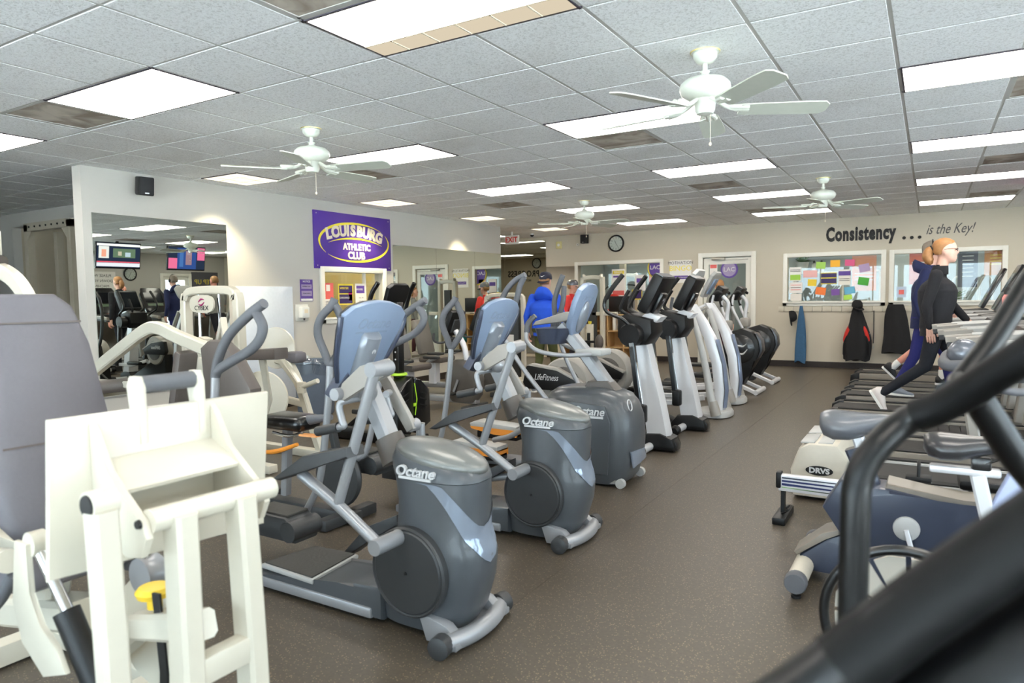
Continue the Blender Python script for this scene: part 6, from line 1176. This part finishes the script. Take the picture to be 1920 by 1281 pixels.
M_blond = mat('hair_blond',(.62,.43,.25),.5,var=.25,scale=40); M_greyh = mat('hair_grey',(.55,.50,.45),.6,var=.2,scale=40); M_brownh = mat('hair_brown',(.62,.46,.30),.6,var=.2,scale=40)
M_blk = fabric('top_black',(.10,.10,.12)); M_blkl = fabric('legging_black',(.09,.10,.13),.3); M_nvy = fabric('hoodie_navy',(.12,.15,.31)); M_nvyp = fabric('pants_navy',(.13,.14,.40)); M_blue = fabric('jacket_blue',(.13,.33,.82)); M_olive = fabric('pants_olive',(.29,.30,.15)); M_redt = fabric('shirt_red',(.86,.22,.22)); M_greyt = fabric('shirt_grey',(.55,.55,.53)); M_maro = fabric('legging_maroon',(.30,.14,.17),.3); M_char = fabric('shorts_dark',(.15,.15,.18))
M_shw = mat('shoe_white',(.88,.84,.82),.55); M_shb = mat('shoe_black',(.12,.12,.13),.5); M_shg = mat('shoe_grey',(.52,.54,.58),.6)
def blond_pony(t, Rm):
    hair_shell(M_blond)(t,Rm)
    put(t,'ponytail',G().tube([(-.095,0,.03),(-.135,0,.0),(-.15,0,-.05),(-.13,0,-.10),(-.11,0,-.13)],[.03,.045,.05,.042,.015],seg=14),Rm,M_blond)
    put(t,'hair_tie',G().lathe([(.036,-.008),(.04,0),(.036,.008)],(-.11,0,.02),(1,0,.5),14),Rm,M_ink)
def glasses(t, Rm, J):
    g = G()
    for s_ in (-1,1): g.tube([(.103+.0*k,.036*s_+.024*math.cos(a),.006+.016*math.sin(a)) for k,a in enumerate([q*PI/5 for q in range(10)])],.0022,seg=5,closed=True,n=2); g.tube([(.10,.062*s_,.01),(.05,.080*s_,.014),(-.01,.082*s_,.008)],.002,seg=5)
    g.tube([(.106,-.012,.01),(.11,0,.012),(.106,.012,.01)],.002,seg=5); put(t,'glasses',g,Rm,M_ink)
def collar(m, hem=None):
    def f(t, Rm, J):
        nk = V(J['neck']); part('collar', G().lathe([(.078,-.06),(.072,-.02),(.066,.012),(.060,.012)],nk,(.15,0,1),20), m, t)
        if hem: part('hem', G().loft([sect(J['pelvis'][0],J['pelvis'][1],J['pelvis'][2]+z,.13+q,.178+q,2.2,28) for z,q in ((-.10,.006),(-.05,.004),(.02,.0))]), m, t)
    return f
def both(*fs): return lambda t,Rm,J: [f(t,Rm,J) for f in fs]
# walker in black
B = .178
J1 = dict(pelvis=(.05,0,.93+B-.06),chest=(.06,0,1.24+B),neck=(.08,0,1.45+B),head=(.115,0,1.615+B),shr=(.045,-.185,1.37+B),elr=(-.03,-.225,1.08+B),wrr=(.0,-.235,.86+B),shl=(.07,.185,1.37+B),ell=(.17,.225,1.10+B),wrl=(.32,.20,.92+B),
  hipr=(.05,-.09,.86+B-.03),kneer=(-.03,-.10,.47+B),ankr=(-.405,-.10,.18+B),toer=(-.3,-.10,.02+B),pitchr=58.,hipl=(.06,.09,.86+B-.03),kneel=(.26,.10,.50+B),ankl=(.33,.10,.095+B),toel=(.5,.10,.05+B),pitchl=0.)
person('walker in black top, black leggings and white shoes, wearing glasses',(0,8.12,0),0,J1,(M_blk,M_blkl,M_shw),blond_pony,hands=((.12,0,-1),(.3,0,-1)),torso=(.175,.145,.18,.16),extra=both(glasses,collar(M_blk,True)))
# walker in navy
J2 = dict(pelvis=(-.06,0,.95+B-.06),chest=(-.04,0,1.28+B),neck=(-.02,0,1.50+B),head=(.015,0,1.665+B),shr=(-.05,-.20,1.42+B),elr=(-.14,-.25,1.12+B),wrr=(-.07,-.26,.90+B),shl=(-.03,.20,1.42+B),ell=(.08,.25,1.14+B),wrl=(.22,.22,.96+B),
  hipr=(-.06,-.095,.88+B-.03),kneer=(-.14,-.10,.48+B),ankr=(-.33,-.10,.105+B),toer=(-.15,-.10,.03+B),pitchr=4.,hipl=(-.05,.095,.88+B-.03),kneel=(.16,.10,.50+B),ankl=(.22,.10,.11+B),toel=(.4,.10,.06+B),pitchl=-8.)
def hood(m):
    def f(t,Rm,J):
        nk = V(J['neck']); part('hood', G().loft([[(nk.x-.055+r1*math.cos(a)*1.0,nk.y+r2*math.sin(a),nk.z+z-.05*math.cos(a)) for a in [k*2*PI/24 for k in range(24)]] for z,r1,r2 in ((-.10,.10,.15),(-.04,.115,.14),(.01,.108,.112),(.035,.09,.092),(.025,.07,.075))]), m, t, sharp=80)
    return f
def headphones(t,Rm,J):
    put(t,'headphones',G().tube([(-.005,.088*math.cos(a),.0+.135*math.sin(a)) for a in [k*PI/8 for k in range(9)]],.009,seg=8).ell((-.005,-.088,-.005),(.034,.016,.038),12).ell((-.005,.088,-.005),(.034,.016,.038),12),Rm,M_black)
person('walker in navy hoodie and navy pants on the middle treadmill',(0,9.28,0),0,J2,(M_nvy,M_nvyp,M_shg),hair_shell(M_greyh),hands=((.1,0,-1),(.3,0,-1)),torso=(.18,.135,.20,.14),extra=both(hood(M_nvy),headphones,collar(M_nvy,True)))
# hidden walker in grey
J3 = dict(pelvis=(-.02,0,.95+B-.06),chest=(.0,0,1.28+B),neck=(.03,0,1.50+B),head=(.20,0,1.60+B),shr=(.0,-.20,1.42+B),elr=(-.06,-.25,1.12+B),wrr=(.12,-.25,.98+B),shl=(.0,.20,1.42+B),ell=(.05,.25,1.14+B),wrl=(.2,.22,.98+B),
  hipr=(-.02,-.095,.88+B-.03),kneer=(-.13,-.10,.50+B),ankr=(-.43,-.10,.24+B),toer=(-.3,-.10,.06+B),pitchr=45.,hipl=(0,.095,.88+B-.03),kneel=(.14,.10,.50+B),ankl=(.13,.10,.10+B),toel=(.3,.10,.06+B),pitchl=0.,sock=1)
J3['head'] = (.06,0,1.665+B)
person('walker in grey shirt, dark shorts and white socks mostly hidden behind the others',(.02,10.35,0),0,J3,(M_greyt,M_char,M_shb),hair_shell(M_brownh),hands=((.3,0,-1),(.3,0,-1)),torso=(.18,.13,.20,.13),sleeve=False,shorts=True,skin=M_skin2)
# person in the blue hooded jacket, seen from behind, walking away
def stand(h=1.75, sw=.06, arm=.06, step=.12):
    k = h/1.75; d = dict(pelvis=(0,0,.92),chest=(.0,0,1.25),neck=(.01,0,1.46),head=(.035,0,1.625),shr=(-.01,-.195,1.385),elr=(-.03,-.27-arm,1.11),wrr=(.04,-.29-arm,.87),shl=(-.01,.195,1.385),ell=(-.03,.27+arm,1.11),wrl=(.04,.29+arm,.87),
      hipr=(0,-.09,.88),kneer=(.04+step*.4,-.10,.48),ankr=(-.01+step,-.11,.09),toer=(.15+step,-.12,.03),hipl=(0,.09,.88),kneel=(.03-step*.2,.10,.48),ankl=(-.02-step,.11,.09),toel=(.14-step,.12,.03))
    return {a:(tuple(q*k for q in b) if isinstance(b,tuple) else b) for a,b in d.items()}
def capfn(m, back=False, logo=False):
    def f(t, Rm):
        g = G().loft([[(-.004+.112*q*math.cos(a),.09*q*math.sin(a),z) for a in [2*PI*k/24 for k in range(24)]] for q,z in ((1.0,.022),(1.03,.05),(.96,.09),(.72,.125),(.1,.14))]); c_ = put(t,'cap',g,Rm,m); s_ = -1 if back else 1
        g = G().prism([(.07*s_,-.08),(.15*s_,-.07),(.185*s_,-.03),(.185*s_,.03),(.15*s_,.07),(.07*s_,.08)],'xy',.012,.022); g.b.transform(Matrix.Rotation(R(14*s_),4,'Y')); put(t,'cap_brim',g,Rm,m)
        if logo: g = G().prism([(-.03,.006),(-.022,-.006),(-.01,-.01),(.035,.014),(-.008,-.001),(-.02,.0)],'yz',-.122,-.116); g.b.transform(Matrix.Translation((0,0,.068)) @ Matrix.Diagonal((1,-1,1,1))); put(t,'cap_logo',g,Rm,M_paper)
    return f
def cap_and_hair(cf, hm):
    def f(t, Rm): hair_shell(hm,low=-.05)(t,Rm); cf(t,Rm)
    return f
J4 = stand(1.74,arm=.02,step=.13)
person('person in bright blue hooded jacket and olive pants walking away',(-4.84,8.98,0),R(95),J4,(M_blue,M_olive,M_shg),cap_and_hair(capfn(mat('cap_navy',(.11,.12,.20),.7),True,True),M_brownh),hands=((.1,0,-1),(.1,0,-1)),torso=(.21,.16,.235,.17),extra=both(hood(M_blue),collar(M_blue,True)))
person('person in red shirt and dark cap standing by the cubby shelf',(-6.12,12.45,0),R(10),stand(1.70,step=.03),(M_redt,M_char,M_shb),cap_and_hair(capfn(mat('cap_grey',(.33,.36,.34),.7)),M_brownh),sleeve=False)
person('person in grey top and maroon leggings standing before the glazed door',(-3.42,13.30,0),R(125),stand(1.66,arm=.0,step=.05),(M_greyt,M_maro,M_shw),hair_shell(M_blond,low=-.11),torso=(.16,.115,.17,.12))
person('person in grey shirt facing the mirror from beyond the treadmills',(3.0,9.85,0),R(185),stand(1.80,step=.02),(M_greyt,M_char,M_shb),None,sleeve=False,skin=M_skin2)
J8 = stand(1.70); J8.update(pelvis=(0,0,.56),chest=(.04,0,.86),neck=(.06,0,1.06),head=(.09,0,1.225),shr=(.02,-.18,.98),elr=(.06,-.22,.72),wrr=(.24,-.18,.66),shl=(.02,.18,.98),ell=(.06,.22,.72),wrl=(.24,.18,.66),hipr=(.0,-.09,.54),kneer=(.40,-.10,.52),ankr=(.38,-.10,.09),toer=(.52,-.10,.03),hipl=(.0,.09,.54),kneel=(.40,.10,.52),ankl=(.38,.10,.09),toel=(.52,.10,.03))
person('seated person in red cap half hidden behind the monitor',(-5.80,13.66,.06),0,J8,(M_redt,M_char,M_shb),cap_and_hair(capfn(mat('cap_red',(.80,.20,.16),.7)),M_brownh),sleeve=False,hands=((1,0,-.2),(1,0,-.2)))
t = thing('stool','round stool behind the cubby shelf','stool',(-5.82,13.66,0)); part('seat', G().lathe([(.17,.46),(.18,.49),(.17,.515),(.02,.52)]), M_vind, t); part('post', G().cyl((0,0,.02),(0,0,.47),.03), M_chrome, t); part('foot', G().lathe([(.2,0),(.2,.02),(.03,.035)]), M_chrome, t)
